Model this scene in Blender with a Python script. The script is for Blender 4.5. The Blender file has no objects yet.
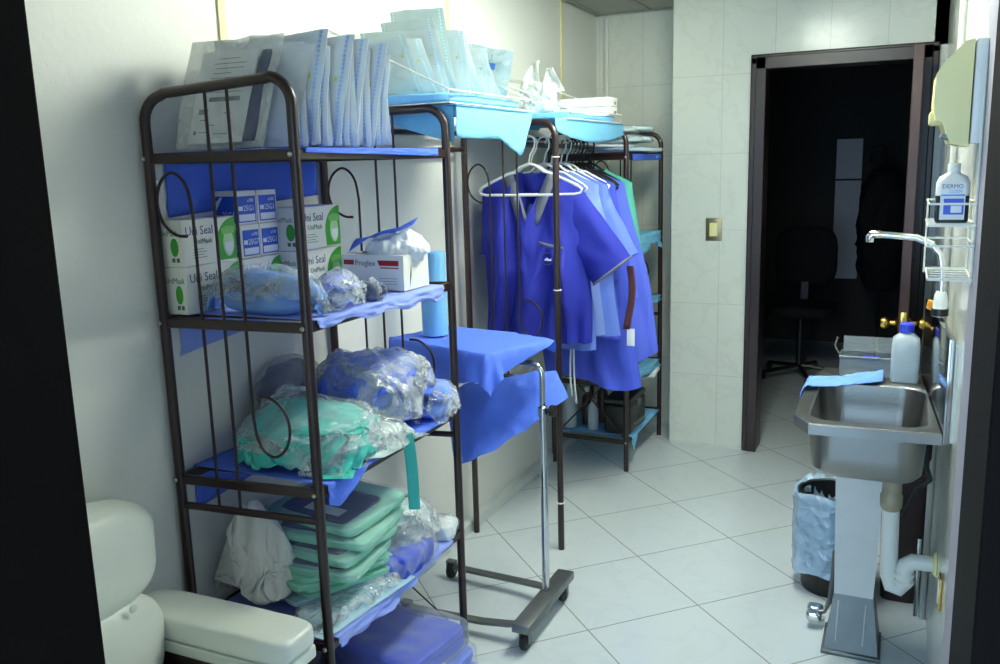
import bpy, bmesh, math, random
import numpy as np
from mathutils import Vector, Matrix, noise

SC = bpy.context.scene
COL = SC.collection
PI = math.pi

# ------------------------------------------------------------------ camera
YAW, PIT, ROL = math.radians(24.757), math.radians(10.841), math.radians(-1.568)
cam_data = bpy.data.cameras.new('camera')
cam = bpy.data.objects.new('camera', cam_data)
COL.objects.link(cam)
_f = Vector((-math.sin(YAW), math.cos(YAW), 0)); _r = Vector((math.cos(YAW), math.sin(YAW), 0)); _u = Vector((0, 0, 1))
_f2 = _f * math.cos(PIT) - _u * math.sin(PIT); _u2 = _u * math.cos(PIT) + _f * math.sin(PIT)
_r3 = _r * math.cos(ROL) + _u2 * math.sin(ROL); _u3 = _u2 * math.cos(ROL) - _r * math.sin(ROL)
cam.matrix_world = Matrix(((_r3.x, _u3.x, -_f2.x, 0), (_r3.y, _u3.y, -_f2.y, 0), (_r3.z, _u3.z, -_f2.z, 1.54), (0, 0, 0, 1)))
cam_data.sensor_width = 36.0
cam_data.lens = 877.8 * 36.0 / 1000.0
cam_data.clip_start = 0.02
SC.camera = cam

# ------------------------------------------------------------------ light and exposure
SC.view_settings.view_transform = 'Standard'
SC.view_settings.look = 'None'
SC.view_settings.gamma = 1.0
SC.view_settings.use_curve_mapping = False
SC.view_settings.exposure = 0.32

world = bpy.data.worlds.new('daylight_world')
SC.world = world
world.use_nodes = True
_bg = world.node_tree.nodes['Background']
_bg.inputs[0].default_value = (0.62, 0.80, 1.0, 1)
_bg.inputs[1].default_value = 0.5

def area_light(name, loc, rot, sx, sy, power, color):
    d = bpy.data.lights.new(name, 'AREA'); d.shape = 'RECTANGLE'; d.size = sx; d.size_y = sy
    d.energy = power; d.color = color
    o = bpy.data.objects.new(name, d); COL.objects.link(o)
    o.location = loc; o.rotation_euler = rot
    return o
# daylight that comes in from the bright corridor behind the open near doorway
area_light('corridor_daylight', (-0.5, -1.3, 1.35), (PI / 2, 0, 0), 1.5, 1.9, 54, (0.46, 0.73, 1.0))
TUBE_STRENGTH = 82.0          # bare fluorescent tubes of the ceiling fitting (built with the room below)
TUBE_COLOR = (0.96, 1.0, 0.87)

# ------------------------------------------------------------------ materials
MATS = {}
def mat(name, col, rough=0.5, metal=0.0, spec=0.5, bump=0.0, bscale=30.0, var=0.0, vscale=4.0, trans=0.0, coat=0.0):
    if name in MATS: return MATS[name]
    m = bpy.data.materials.new(name); m.use_nodes = True
    nt = m.node_tree; b = nt.nodes['Principled BSDF']
    c = tuple(((x / 255.0) / 12.92 if x / 255.0 <= 0.04045 else ((x / 255.0 + 0.055) / 1.055) ** 2.4) for x in col)
    b.inputs['Base Color'].default_value = (*c, 1)
    b.inputs['Roughness'].default_value = rough
    b.inputs['Metallic'].default_value = metal
    b.inputs['Specular IOR Level'].default_value = spec
    if coat: b.inputs['Coat Weight'].default_value = coat; b.inputs['Coat Roughness'].default_value = 0.15
    tc = nt.nodes.new('ShaderNodeTexCoord')
    if bump:
        n = nt.nodes.new('ShaderNodeTexNoise'); n.inputs['Scale'].default_value = bscale; n.inputs['Detail'].default_value = 4
        bp = nt.nodes.new('ShaderNodeBump'); bp.inputs['Strength'].default_value = bump; bp.inputs['Distance'].default_value = 0.01
        nt.links.new(tc.outputs['Object'], n.inputs['Vector']); nt.links.new(n.outputs[0], bp.inputs['Height'])
        nt.links.new(bp.outputs[0], b.inputs['Normal'])
    if var:
        n = nt.nodes.new('ShaderNodeTexNoise'); n.inputs['Scale'].default_value = vscale; n.inputs['Detail'].default_value = 3
        mx = nt.nodes.new('ShaderNodeMix'); mx.data_type = 'RGBA'
        mx.inputs[6].default_value = (*[v * (1 - var) for v in c], 1); mx.inputs[7].default_value = (*[min(1, v * (1 + var)) for v in c], 1)
        nt.links.new(tc.outputs['Object'], n.inputs['Vector']); nt.links.new(n.outputs[0], mx.inputs[0])
        nt.links.new(mx.outputs[2], b.inputs['Base Color'])
    if trans:
        out = nt.nodes['Material Output']; t = nt.nodes.new('ShaderNodeBsdfTransparent'); ms = nt.nodes.new('ShaderNodeMixShader')
        ms.inputs[0].default_value = 1 - trans
        nt.links.new(t.outputs[0], ms.inputs[1]); nt.links.new(b.outputs[0], ms.inputs[2]); nt.links.new(ms.outputs[0], out.inputs[0])
    MATS[name] = m
    return m

def lin(col):
    return tuple(((x / 255.0) / 12.92 if x / 255.0 <= 0.04045 else ((x / 255.0 + 0.055) / 1.055) ** 2.4) for x in col)

def tile_mat(name, base, grout, w, h, rot=0.0, axes='XY', rough=0.2, vein=(0.55), off=(0, 0), gw=0.004, veincol=None):
    """glazed tiles with thin grout and faint marble veins"""
    m = bpy.data.materials.new(name); m.use_nodes = True
    nt = m.node_tree; N = nt.nodes; L = nt.links
    b = N['Principled BSDF']; b.inputs['Roughness'].default_value = rough
    tc = N.new('ShaderNodeNewGeometry')
    sp = N.new('ShaderNodeSeparateXYZ'); L.new(tc.outputs['Position'], sp.inputs[0])
    cb = N.new('ShaderNodeCombineXYZ')
    L.new(sp.outputs[axes[0]], cb.inputs[0]); L.new(sp.outputs[axes[1]], cb.inputs[1])
    mp = N.new('ShaderNodeMapping'); mp.vector_type = 'TEXTURE'
    mp.inputs['Location'].default_value = (off[0], off[1], 0); mp.inputs['Rotation'].default_value = (0, 0, rot)
    mp.inputs['Scale'].default_value = (w, h, 1)
    L.new(cb.outputs[0], mp.inputs['Vector'])
    s2 = N.new('ShaderNodeSeparateXYZ'); L.new(mp.outputs[0], s2.inputs[0])
    masks = []; fl = []
    for i, d in ((0, w), (1, h)):
        fr = N.new('ShaderNodeMath'); fr.operation = 'FRACT'; L.new(s2.outputs[i], fr.inputs[0])
        sb = N.new('ShaderNodeMath'); sb.operation = 'SUBTRACT'; sb.inputs[1].default_value = 0.5; L.new(fr.outputs[0], sb.inputs[0])
        ab = N.new('ShaderNodeMath'); ab.operation = 'ABSOLUTE'; L.new(sb.outputs[0], ab.inputs[0])
        gt = N.new('ShaderNodeMath'); gt.operation = 'GREATER_THAN'; gt.inputs[1].default_value = 0.5 - gw / d / 2; L.new(ab.outputs[0], gt.inputs[0])
        masks.append(gt)
        f2 = N.new('ShaderNodeMath'); f2.operation = 'FLOOR'; L.new(s2.outputs[i], f2.inputs[0]); fl.append(f2)
    mx = N.new('ShaderNodeMath'); mx.operation = 'MAXIMUM'; L.new(masks[0].outputs[0], mx.inputs[0]); L.new(masks[1].outputs[0], mx.inputs[1])
    # veins: every tile is cut from another place of the marble
    c2 = N.new('ShaderNodeCombineXYZ'); L.new(fl[0].outputs[0], c2.inputs[0]); L.new(fl[1].outputs[0], c2.inputs[1])
    sc = N.new('ShaderNodeVectorMath'); sc.operation = 'SCALE'; sc.inputs['Scale'].default_value = 7.3; L.new(c2.outputs[0], sc.inputs[0])
    ad = N.new('ShaderNodeVectorMath'); L.new(tc.outputs['Position'], ad.inputs[0]); L.new(sc.outputs[0], ad.inputs[1])
    nz = N.new('ShaderNodeTexNoise'); nz.inputs['Scale'].default_value = 5.0; nz.inputs['Detail'].default_value = 5; nz.inputs['Distortion'].default_value = 0.6
    L.new(ad.outputs[0], nz.inputs['Vector'])
    a1 = N.new('ShaderNodeMath'); a1.operation = 'SUBTRACT'; a1.inputs[1].default_value = 0.5; L.new(nz.outputs[0], a1.inputs[0])
    a2 = N.new('ShaderNodeMath'); a2.operation = 'ABSOLUTE'; L.new(a1.outputs[0], a2.inputs[0])
    rp = N.new('ShaderNodeValToRGB'); rp.color_ramp.elements[0].position = 0.0; rp.color_ramp.elements[1].position = 0.035
    vc = veincol or tuple(x * 0.86 for x in base)
    rp.color_ramp.elements[0].color = (*lin(vc), 1); rp.color_ramp.elements[1].color = (*lin(base), 1)
    L.new(a2.outputs[0], rp.inputs[0])
    mix = N.new('ShaderNodeMix'); mix.data_type = 'RGBA'; mix.inputs[7].default_value = (*lin(grout), 1)
    L.new(rp.outputs[0], mix.inputs[6]); L.new(mx.outputs[0], mix.inputs[0])
    L.new(mix.outputs[2], b.inputs['Base Color'])
    bp = N.new('ShaderNodeBump'); bp.inputs['Strength'].default_value = 0.4; bp.inputs['Distance'].default_value = 0.002; bp.invert = True
    L.new(mx.outputs[0], bp.inputs['Height']); L.new(bp.outputs[0], b.inputs['Normal'])
    return m

def film_mat(name, col, trans=0.6, rough=0.12, bump=0.6, bscale=40.0):
    """thin plastic: mostly see-through, whiter at grazing angles, with sharp creases that catch the light"""
    if name in MATS: return MATS[name]
    m = bpy.data.materials.new(name); m.use_nodes = True
    nt = m.node_tree; N = nt.nodes; L = nt.links
    b = N['Principled BSDF']; b.inputs['Base Color'].default_value = (*lin(col), 1); b.inputs['Roughness'].default_value = rough
    b.inputs['Specular IOR Level'].default_value = 1.0
    tc = N.new('ShaderNodeTexCoord')
    nz = N.new('ShaderNodeTexNoise'); nz.inputs['Scale'].default_value = bscale * 0.4; nz.inputs['Detail'].default_value = 2
    L.new(tc.outputs['Object'], nz.inputs['Vector'])
    ad = N.new('ShaderNodeVectorMath'); ad.operation = 'MULTIPLY_ADD'; ad.inputs[1].default_value = (0.06, 0.06, 0.06)
    L.new(nz.outputs['Color'], ad.inputs[0]); L.new(tc.outputs['Object'], ad.inputs[2])
    vo = N.new('ShaderNodeTexVoronoi'); vo.feature = 'F1'; vo.inputs['Scale'].default_value = bscale
    L.new(ad.outputs[0], vo.inputs['Vector'])
    bp = N.new('ShaderNodeBump'); bp.inputs['Strength'].default_value = bump; bp.inputs['Distance'].default_value = 0.02
    L.new(vo.outputs['Distance'], bp.inputs['Height']); L.new(bp.outputs[0], b.inputs['Normal'])
    lw = N.new('ShaderNodeLayerWeight'); lw.inputs[0].default_value = 0.35; L.new(bp.outputs[0], lw.inputs['Normal'])
    ma = N.new('ShaderNodeMath'); ma.operation = 'MULTIPLY_ADD'; ma.inputs[1].default_value = 0.5 * trans; ma.inputs[2].default_value = 1 - trans; ma.use_clamp = True
    L.new(lw.outputs['Facing'], ma.inputs[0])
    out = N['Material Output']; t = N.new('ShaderNodeBsdfTransparent'); ms = N.new('ShaderNodeMixShader')
    L.new(ma.outputs[0], ms.inputs[0]); L.new(t.outputs[0], ms.inputs[1]); L.new(b.outputs[0], ms.inputs[2]); L.new(ms.outputs[0], out.inputs[0])
    MATS[name] = m
    return m

def pouch_mat(name, base, dash, trans):
    """sterilization film: faint tint, dashed printed lines down both long edges"""
    m = bpy.data.materials.new(name); m.use_nodes = True
    nt = m.node_tree; N = nt.nodes; L = nt.links
    b = N['Principled BSDF']; b.inputs['Roughness'].default_value = 0.22
    uv = N.new('ShaderNodeUVMap'); s = N.new('ShaderNodeSeparateXYZ'); L.new(uv.outputs[0], s.inputs[0])
    def M(op, a, bb=None, cc=None):
        n = N.new('ShaderNodeMath'); n.operation = op
        for i, v in enumerate((a, bb, cc)):
            if v is None: continue
            if isinstance(v, (int, float)): n.inputs[i].default_value = v
            else: L.new(v, n.inputs[i])
        return n.outputs[0]
    u = M('ABSOLUTE', M('SUBTRACT', s.outputs[0], 0.5))
    line = M('LESS_THAN', M('ABSOLUTE', M('SUBTRACT', u, 0.43)), 0.014)
    fr = M('FRACT', M('MULTIPLY', s.outputs[1], 26.0))
    da = M('LESS_THAN', fr, 0.62)
    k = M('MULTIPLY', line, da)
    big = M('LESS_THAN', M('FRACT', M('MULTIPLY', s.outputs[1], 1.7)), 0.07)
    l2 = M('LESS_THAN', M('ABSOLUTE', M('SUBTRACT', u, 0.37)), 0.016)
    k2 = M('MULTIPLY', l2, big)
    mx = N.new('ShaderNodeMix'); mx.data_type = 'RGBA'; mx.inputs[6].default_value = (*lin(base), 1); mx.inputs[7].default_value = (*lin(dash), 1); L.new(k, mx.inputs[0])
    m2 = N.new('ShaderNodeMix'); m2.data_type = 'RGBA'; m2.inputs[7].default_value = (*lin((150, 175, 70)), 1); L.new(mx.outputs[2], m2.inputs[6]); L.new(k2, m2.inputs[0])
    L.new(m2.outputs[2], b.inputs['Base Color'])
    out = N['Material Output']; t = N.new('ShaderNodeBsdfTransparent'); ms = N.new('ShaderNodeMixShader')
    fac = M('MAXIMUM', M('MAXIMUM', k, k2), 1 - trans)
    L.new(fac, ms.inputs[0]); L.new(t.outputs[0], ms.inputs[1]); L.new(b.outputs[0], ms.inputs[2]); L.new(ms.outputs[0], out.inputs[0])
    nz = N.new('ShaderNodeTexNoise'); nz.inputs['Scale'].default_value = 18; tc = N.new('ShaderNodeTexCoord'); L.new(tc.outputs['Object'], nz.inputs['Vector'])
    bp = N.new('ShaderNodeBump'); bp.inputs['Strength'].default_value = 0.5; bp.inputs['Distance'].default_value = 0.01
    L.new(nz.outputs[0], bp.inputs['Height']); L.new(bp.outputs[0], b.inputs['Normal'])
    return m

M_plaster = mat('painted_plaster', (226, 228, 222), 0.45, bump=0.08, bscale=60, var=0.03, vscale=2.0)
M_shadeplaster = mat('shade_grey_plaster', (150, 150, 165), 0.6)  # near end of the right wall: its shade is put into this grey
M_yellow = mat('yellowed_joint_strip', (232, 226, 176), 0.5)
M_brown = mat('dark_brown_paint', (40, 23, 21), 0.32, 0.0, 0.6)
M_rod = mat('dark_brown_rod_paint', (32, 21, 20), 0.35)
M_screw = mat('zinc_screw', (190, 185, 175), 0.3, 0.9)
M_blackwood = mat('near_black_wood', (10, 7, 6), 0.8, spec=0.1)
M_wood = mat('dark_stained_wood', (38, 22, 18), 0.35, var=0.3, vscale=9)
M_leafwood = mat('reddish_door_veneer', (50, 25, 20), 0.4, var=0.3, vscale=8)
M_brass = mat('polished_brass', (214, 178, 92), 0.2, 1.0)
M_steel = mat('brushed_steel', (146, 146, 143), 0.36, 1.0, bump=0.05, bscale=90, var=0.12, vscale=7)
M_dullsteel = mat('dull_grey_steel', (118, 122, 122), 0.45, 0.8, var=0.2, vscale=14)
M_chrome = mat('chrome', (205, 208, 208), 0.15, 1.0)
M_white = mat('white_plastic', (232, 234, 230), 0.35)
M_whitewire = mat('white_coated_wire', (232, 232, 220), 0.35)
M_cream = mat('cream_plastic', (232, 224, 160), 0.35)
M_leather = mat('cream_vinyl', (224, 231, 222), 0.34, bump=0.05, bscale=60, var=0.05, vscale=5)
M_black = mat('black_plastic', (20, 20, 22), 0.4)
M_rubber = mat('black_rubber', (26, 26, 28), 0.6)
M_card = mat('white_carton', (232, 234, 228), 0.5)
M_green = mat('green_print', (62, 164, 56), 0.5)
M_palegreen = mat('pale_green_print', (176, 216, 168), 0.5)
M_lime = mat('lime_print', (120, 196, 100), 0.5)
M_navyink = mat('navy_ink', (42, 62, 120), 0.5)
M_greenink = mat('dark_green_ink', (70, 120, 80), 0.5)
M_blueprint = mat('blue_print', (34, 84, 196), 0.45)
M_whiteink = mat('white_ink', (225, 232, 240), 0.5)
M_greyink = mat('grey_ink', (120, 126, 132), 0.5)
M_darkink = mat('dark_ink', (24, 28, 40), 0.5)
M_red = mat('red_print', (170, 28, 44), 0.45)
M_sheet = mat('blue_drape_fabric', (84, 122, 236), 0.75, bump=0.25, bscale=220)
M_sheetdeep = mat('deep_blue_drape_fabric', (70, 112, 226), 0.75, bump=0.25, bscale=220)
M_sheetlav = mat('lavender_blue_drape_fabric', (146, 168, 246), 0.75, bump=0.25, bscale=220)
M_sheetsky = mat('sky_blue_drape_fabric', (116, 188, 228), 0.75, bump=0.25, bscale=220)
M_royal = mat('royal_blue_cotton', (20, 34, 150), 0.8, bump=0.2, bscale=300)
M_gown = mat('mid_blue_cotton', (62, 82, 200), 0.8, bump=0.2, bscale=300)
M_lightshirt = mat('light_blue_cotton', (98, 126, 212), 0.8, bump=0.2, bscale=300)
M_greengown = mat('surgical_green_cotton', (88, 184, 164), 0.8, bump=0.2, bscale=300)
M_greytrim = mat('grey_cotton_trim', (104, 110, 122), 0.8)
M_navy = mat('navy_fabric', (34, 44, 92), 0.7)
M_teal = mat('teal_drape_fabric', (64, 190, 178), 0.65, bump=0.2, bscale=200)
M_packblue = mat('blue_gown_fabric', (84, 118, 228), 0.65, bump=0.2, bscale=200)
M_packdeep = mat('deep_blue_gown_fabric', (38, 66, 200), 0.6, bump=0.2, bscale=200)
M_film_mint = film_mat('mint_plastic_film', (150, 220, 200), 0.45, 0.15, 0.4, 20)
M_mint = mat('mint_green_drape_fabric', (142, 212, 186), 0.65, bump=0.2, bscale=200)
M_paper = mat('white_paper', (226, 232, 234), 0.7)
M_tealpaper = mat('pale_teal_paper', (200, 226, 226), 0.7)
M_film = film_mat('clear_plastic_film', (230, 240, 246), 0.82, 0.1, 0.9, 26)
M_film_thin = film_mat('thin_clear_film', (226, 238, 246), 0.90, 0.10, 0.6, 24)
M_film_flat = film_mat('stretched_clear_film', (220, 234, 246), 0.93, 0.10, 0.35, 14)
M_film_milky = film_mat('milky_plastic_film', (232, 236, 232), 0.3, 0.3, 0.7, 30)
M_bagblue = film_mat('bluish_bin_liner', (170, 200, 226), 0.25, 0.18, 0.9, 26)
M_pouch = pouch_mat('printed_pouch_film', (214, 230, 244), (112, 158, 218), 0.5)
M_pouchteal = pouch_mat('teal_pouch_film', (228, 242, 244), (168, 216, 220), 0.55)
M_liquid = mat('pale_blue_liquid', (170, 205, 232), 0.15, trans=0.35)
M_pet = mat('translucent_bottle_plastic', (214, 226, 232), 0.2, trans=0.35)
M_bluecap = mat('blue_cap_plastic', (44, 62, 200), 0.4)
M_pvc = mat('white_pvc', (214, 216, 210), 0.35)
M_brownpvc = mat('stained_pvc', (150, 140, 116), 0.5, var=0.4, vscale=30)
M_maroon = mat('dark_maroon_plastic', (48, 30, 32), 0.5)
M_ceil = mat('ceiling_tile', (176, 178, 168), 0.85, bump=0.3, bscale=150)
M_tbar = mat('ceiling_grid_metal', (150, 150, 138), 0.5)
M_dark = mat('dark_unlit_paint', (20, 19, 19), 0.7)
M_orange = mat('orange_sponge', (240, 160, 40), 0.8, bump=0.5, bscale=200)
M_floor = tile_mat('floor_tile', (214, 224, 228), (158, 160, 158), 0.427, 0.427, math.radians(45), 'XY', 0.18, off=(-0.886, 3.164), gw=0.005, veincol=(210, 220, 224))
M_walltile = tile_mat('marbled_wall_tile', (220, 224, 214), (204, 206, 196), 0.252, 0.388, 0, 'XZ', 0.2, off=(-0.865, 1.172), gw=0.004, veincol=(214, 218, 208))
M_walltile_side = tile_mat('marbled_side_tile', (220, 224, 218), (228, 230, 226), 0.252, 0.388, 0, 'YZ', 0.14, off=(4.63, 1.172), gw=0.005, veincol=(210, 214, 206))

# ------------------------------------------------------------------ mesh helpers
class MB:
    def __init__(s): s.v = []; s.f = []; s.uv = {}
    def add(s, vs, fs, uvs=None):
        o = len(s.v); s.v += [tuple(map(float, p)) for p in vs]
        for k, f in enumerate(fs):
            s.f.append(tuple(i + o for i in f))
        if uvs is not None:
            for i, q in enumerate(uvs): s.uv[o + i] = q
        return s
    def bm(s, b, M=None):
        b.verts.ensure_lookup_table(); b.verts.index_update()
        vs = [(M @ v.co) if M is not None else v.co for v in b.verts]
        s.add([tuple(p) for p in vs], [tuple(v.index for v in f.verts) for f in b.faces]); b.free(); return s
    def box(s, c, size, bev=0.0, seg=2, M=None):
        b = bmesh.new(); bmesh.ops.create_cube(b, size=1)
        for v in b.verts: v.co = Vector((v.co.x * size[0], v.co.y * size[1], v.co.z * size[2]))
        if bev: bmesh.ops.bevel(b, geom=list(b.edges), offset=bev, segments=seg, affect='EDGES', profile=0.5)
        R = (M.to_4x4() if M is not None else Matrix.Identity(4))
        return s.bm(b, Matrix.Translation(c) @ R)
    def tube(s, pts, r, n=10, closed=False, cap=True):
        pts = [Vector(p) for p in pts]; m = len(pts)
        rs = r if isinstance(r, (list, tuple)) else [r] * m
        t0 = (pts[1] - pts[0]).normalized()
        a = Vector((0, 0, 1)) if abs(t0.z) < 0.9 else Vector((1, 0, 0))
        nrm = (a - t0 * a.dot(t0)).normalized(); vs = []; prev = t0
        for i in range(m):
            if closed: t = (pts[(i + 1) % m] - pts[i - 1]).normalized()
            elif i == 0: t = t0
            elif i == m - 1: t = (pts[i] - pts[i - 1]).normalized()
            else: t = ((pts[i + 1] - pts[i]).normalized() + (pts[i] - pts[i - 1]).normalized()).normalized()
            nrm = (nrm - t * nrm.dot(t)).normalized(); bn = t.cross(nrm)
            for k in range(n):
                q = 2 * PI * k / n
                vs.append(pts[i] + (nrm * math.cos(q) + bn * math.sin(q)) * rs[i])
        fs = []
        for i in range(m if closed else m - 1):
            j = (i + 1) % m
            for k in range(n): fs.append((i * n + k, i * n + (k + 1) % n, j * n + (k + 1) % n, j * n + k))
        if cap and not closed:
            fs.append(tuple(reversed(range(n)))); fs.append(tuple((m - 1) * n + k for k in range(n)))
        return s.add(vs, fs)
    def lathe(s, prof, c=(0, 0, 0), n=24, M=None, sx=1.0, sy=1.0, cap=True):
        vs = []
        for (r, z) in prof:
            for k in range(n):
                q = 2 * PI * k / n; p = Vector((r * math.cos(q) * sx, r * math.sin(q) * sy, z))
                if M is not None: p = M @ p
                vs.append(p + Vector(c))
        fs = []
        for i in range(len(prof) - 1):
            for k in range(n): fs.append((i * n + k, i * n + (k + 1) % n, (i + 1) * n + (k + 1) % n, (i + 1) * n + k))
        if cap:
            fs.append(tuple(reversed(range(n)))); fs.append(tuple((len(prof) - 1) * n + k for k in range(n)))
        return s.add(vs, fs)
    def prism(s, poly, d, M):
        n = len(poly)
        vs = [M @ Vector((x, y, 0)) for x, y in poly] + [M @ Vector((x, y, d)) for x, y in poly]
        fs = [tuple(reversed(range(n))), tuple(range(n, 2 * n))] + [(i, (i + 1) % n, n + (i + 1) % n, n + i) for i in range(n)]
        return s.add(vs, fs)
    def grid(s, P, uv=True):
        ny, nx = P.shape[:2]
        vs = [tuple(p) for p in P.reshape(-1, 3)]
        fs = [(j * nx + i, j * nx + i + 1, (j + 1) * nx + i + 1, (j + 1) * nx + i) for j in range(ny - 1) for i in range(nx - 1)]
        uvs = [(i / (nx - 1), j / (ny - 1)) for j in range(ny) for i in range(nx)] if uv else None
        return s.add(vs, fs, uvs)

WLOC = {}
def _mesh(mb, name, m, smooth, off, thick=0.0):
    me = bpy.data.meshes.new(name)
    me.from_pydata([(v[0] - off[0], v[1] - off[1], v[2] - off[2]) for v in mb.v], [], mb.f)
    if mb.uv:
        l = me.uv_layers.new(name='UVMap')
        for lp in me.loops: l.data[lp.index].uv = mb.uv.get(lp.vertex_index, (0.5, 0.5))
    b = bmesh.new(); b.from_mesh(me); bmesh.ops.recalc_face_normals(b, faces=b.faces)
    b.to_mesh(me); b.free()
    if smooth is not None:
        me.polygons.foreach_set('use_smooth', [True] * len(me.polygons))
        if smooth < 180: me.set_sharp_from_angle(angle=math.radians(smooth))
    me.materials.append(m)
    return me

def part(name, mb, m, parent, smooth=40, thick=0.0, label=None, sub=0):
    off = WLOC.get(parent.name, (0, 0, 0))
    o = bpy.data.objects.new(name, _mesh(mb, name, m, smooth, off)); COL.objects.link(o); o.parent = parent
    WLOC[o.name] = off
    if thick: sd = o.modifiers.new('thickness', 'SOLIDIFY'); sd.thickness = thick; sd.offset = 0
    if sub: sd = o.modifiers.new('smooth_cloth', 'SUBSURF'); sd.levels = sub; sd.render_levels = sub
    if label: o['label'] = label
    return o
def tag(o, label, cat, group=None, kind=None):
    if label: o['label'] = label
    if cat: o['category'] = cat
    if group: o['group'] = group
    if kind: o['kind'] = kind
    return o
def thing(name, loc, label, cat, group=None):
    o = bpy.data.objects.new(name, None); COL.objects.link(o); o.location = loc; o.empty_display_size = 0.05
    WLOC[o.name] = tuple(loc)
    return tag(o, label, cat, group)
def single(name, mb, m, label, cat, group=None, smooth=40, thick=0.0):
    xs = np.array(mb.v); off = ((xs[:, 0].min() + xs[:, 0].max()) / 2, (xs[:, 1].min() + xs[:, 1].max()) / 2, xs[:, 2].min())
    o = bpy.data.objects.new(name, _mesh(mb, name, m, smooth, off)); COL.objects.link(o); o.location = off
    WLOC[o.name] = tuple(off)
    if thick: sd = o.modifiers.new('thickness', 'SOLIDIFY'); sd.thickness = thick; sd.offset = 0
    return tag(o, label, cat, group)
def struct(name, mb, m, smooth=None):
    o = bpy.data.objects.new(name, _mesh(mb, name, m, smooth, (0, 0, 0))); COL.objects.link(o); o['kind'] = 'structure'
    WLOC[o.name] = (0, 0, 0)
    return o
def dup(root, loc, rot=None, label=None, group=None):
    r = root.copy(); COL.objects.link(r); r.location = loc
    if rot is not None: r.rotation_euler = rot
    if label: r['label'] = label
    if group: r['group'] = group
    for ch in list(root.children):
        c = ch.copy(); COL.objects.link(c); c.parent = r
        for g in ch.children:
            d = g.copy(); COL.objects.link(d); d.parent = c
    return r

_txt = {}
def text_geo(s, size):
    """flat lettering mesh: verts, faces, width"""
    cu = bpy.data.curves.new('lettering_curve', 'FONT'); cu.body = s; cu.size = size; cu.extrude = 0.0002; cu.resolution_u = 2
    o = bpy.data.objects.new('lettering_temp', cu); COL.objects.link(o)
    bpy.context.view_layer.update()
    dg = bpy.context.evaluated_depsgraph_get()
    me = bpy.data.meshes.new_from_object(o.evaluated_get(dg))
    vs = [v.co.copy() for v in me.vertices]; fs = [tuple(p.vertices) for p in me.polygons]
    bpy.data.objects.remove(o); bpy.data.curves.remove(cu); bpy.data.meshes.remove(me)
    w = max(v.x for v in vs) - min(v.x for v in vs)
    return vs, fs, w
def add_text(mb, s, size, M, sx=1.0):
    vs, fs, w = text_geo(s, size)
    mb.add([M @ Vector((v.x * sx, v.y, v.z)) for v in vs], fs)
def frame(o, x, y):
    """matrix with origin o and in-plane axes x, y"""
    x = Vector(x).normalized(); y = Vector(y).normalized(); z = x.cross(y)
    return Matrix(((x.x, y.x, z.x, o[0]), (x.y, y.y, z.y, o[1]), (x.z, y.z, z.z, o[2]), (0, 0, 0, 1)))
def rect(w, h, x=0, y=0): return [(x, y), (x + w, y), (x + w, y + h), (x, y + h)]

def fbm(p, sc, oct=3, seed=0.0):
    v = 0; a = 1; q = Vector(p) * sc + Vector((seed * 7.1, seed * 3.3, seed * 1.7))
    for i in range(oct): v += a * noise.noise(q); q = q * 2.03; a *= 0.5
    return v
def ridge(p, sc, oct=3, seed=0.0):
    v = 0; a = 1; q = Vector(p) * sc + Vector((seed * 5.1, seed * 2.3, seed * 9.7))
    for i in range(oct): v += a * (1 - 2 * abs(noise.noise(q))); q = q * 2.1; a *= 0.5
    return v

def fold(p, sc, oct=3, seed=0.0):
    # long creases: noise stretched along a wandering direction, with sharp valleys
    q = Vector(p); a = seed * 1.3
    w = Vector((fbm(q, sc * 0.4, 2, seed + 1), fbm(q, sc * 0.4, 2, seed + 2), fbm(q, sc * 0.4, 2, seed + 3))) * (0.35 / sc)
    q = q + w; v = 0; amp = 1.0
    for i in range(oct):
        c, s_ = math.cos(a), math.sin(a)
        r = Vector(((c * q.x + s_ * q.y) * 0.45, (-s_ * q.x + c * q.y) * 1.5, q.z * 1.0)) * sc
        v += amp * (1 - 2.2 * abs(noise.noise(r + Vector((seed * 3.1, i * 5.7, seed))))); amp *= 0.5; a += 1.1; sc *= 1.8
    return v
def crumple(p, sc, oct=3, seed=0.0):
    # faceted creases of squeezed film
    q = Vector(p) * sc + Vector((seed * 1.9, seed * 4.1, seed)); v = 0; amp = 1.0
    for i in range(oct):
        d, _ = noise.voronoi(q); v += amp * (d[1] - d[0] - 0.25) * 1.3; q = q * 1.9 + Vector((3.1, 1.7, 5.3)); amp *= 0.5
    return v
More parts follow.
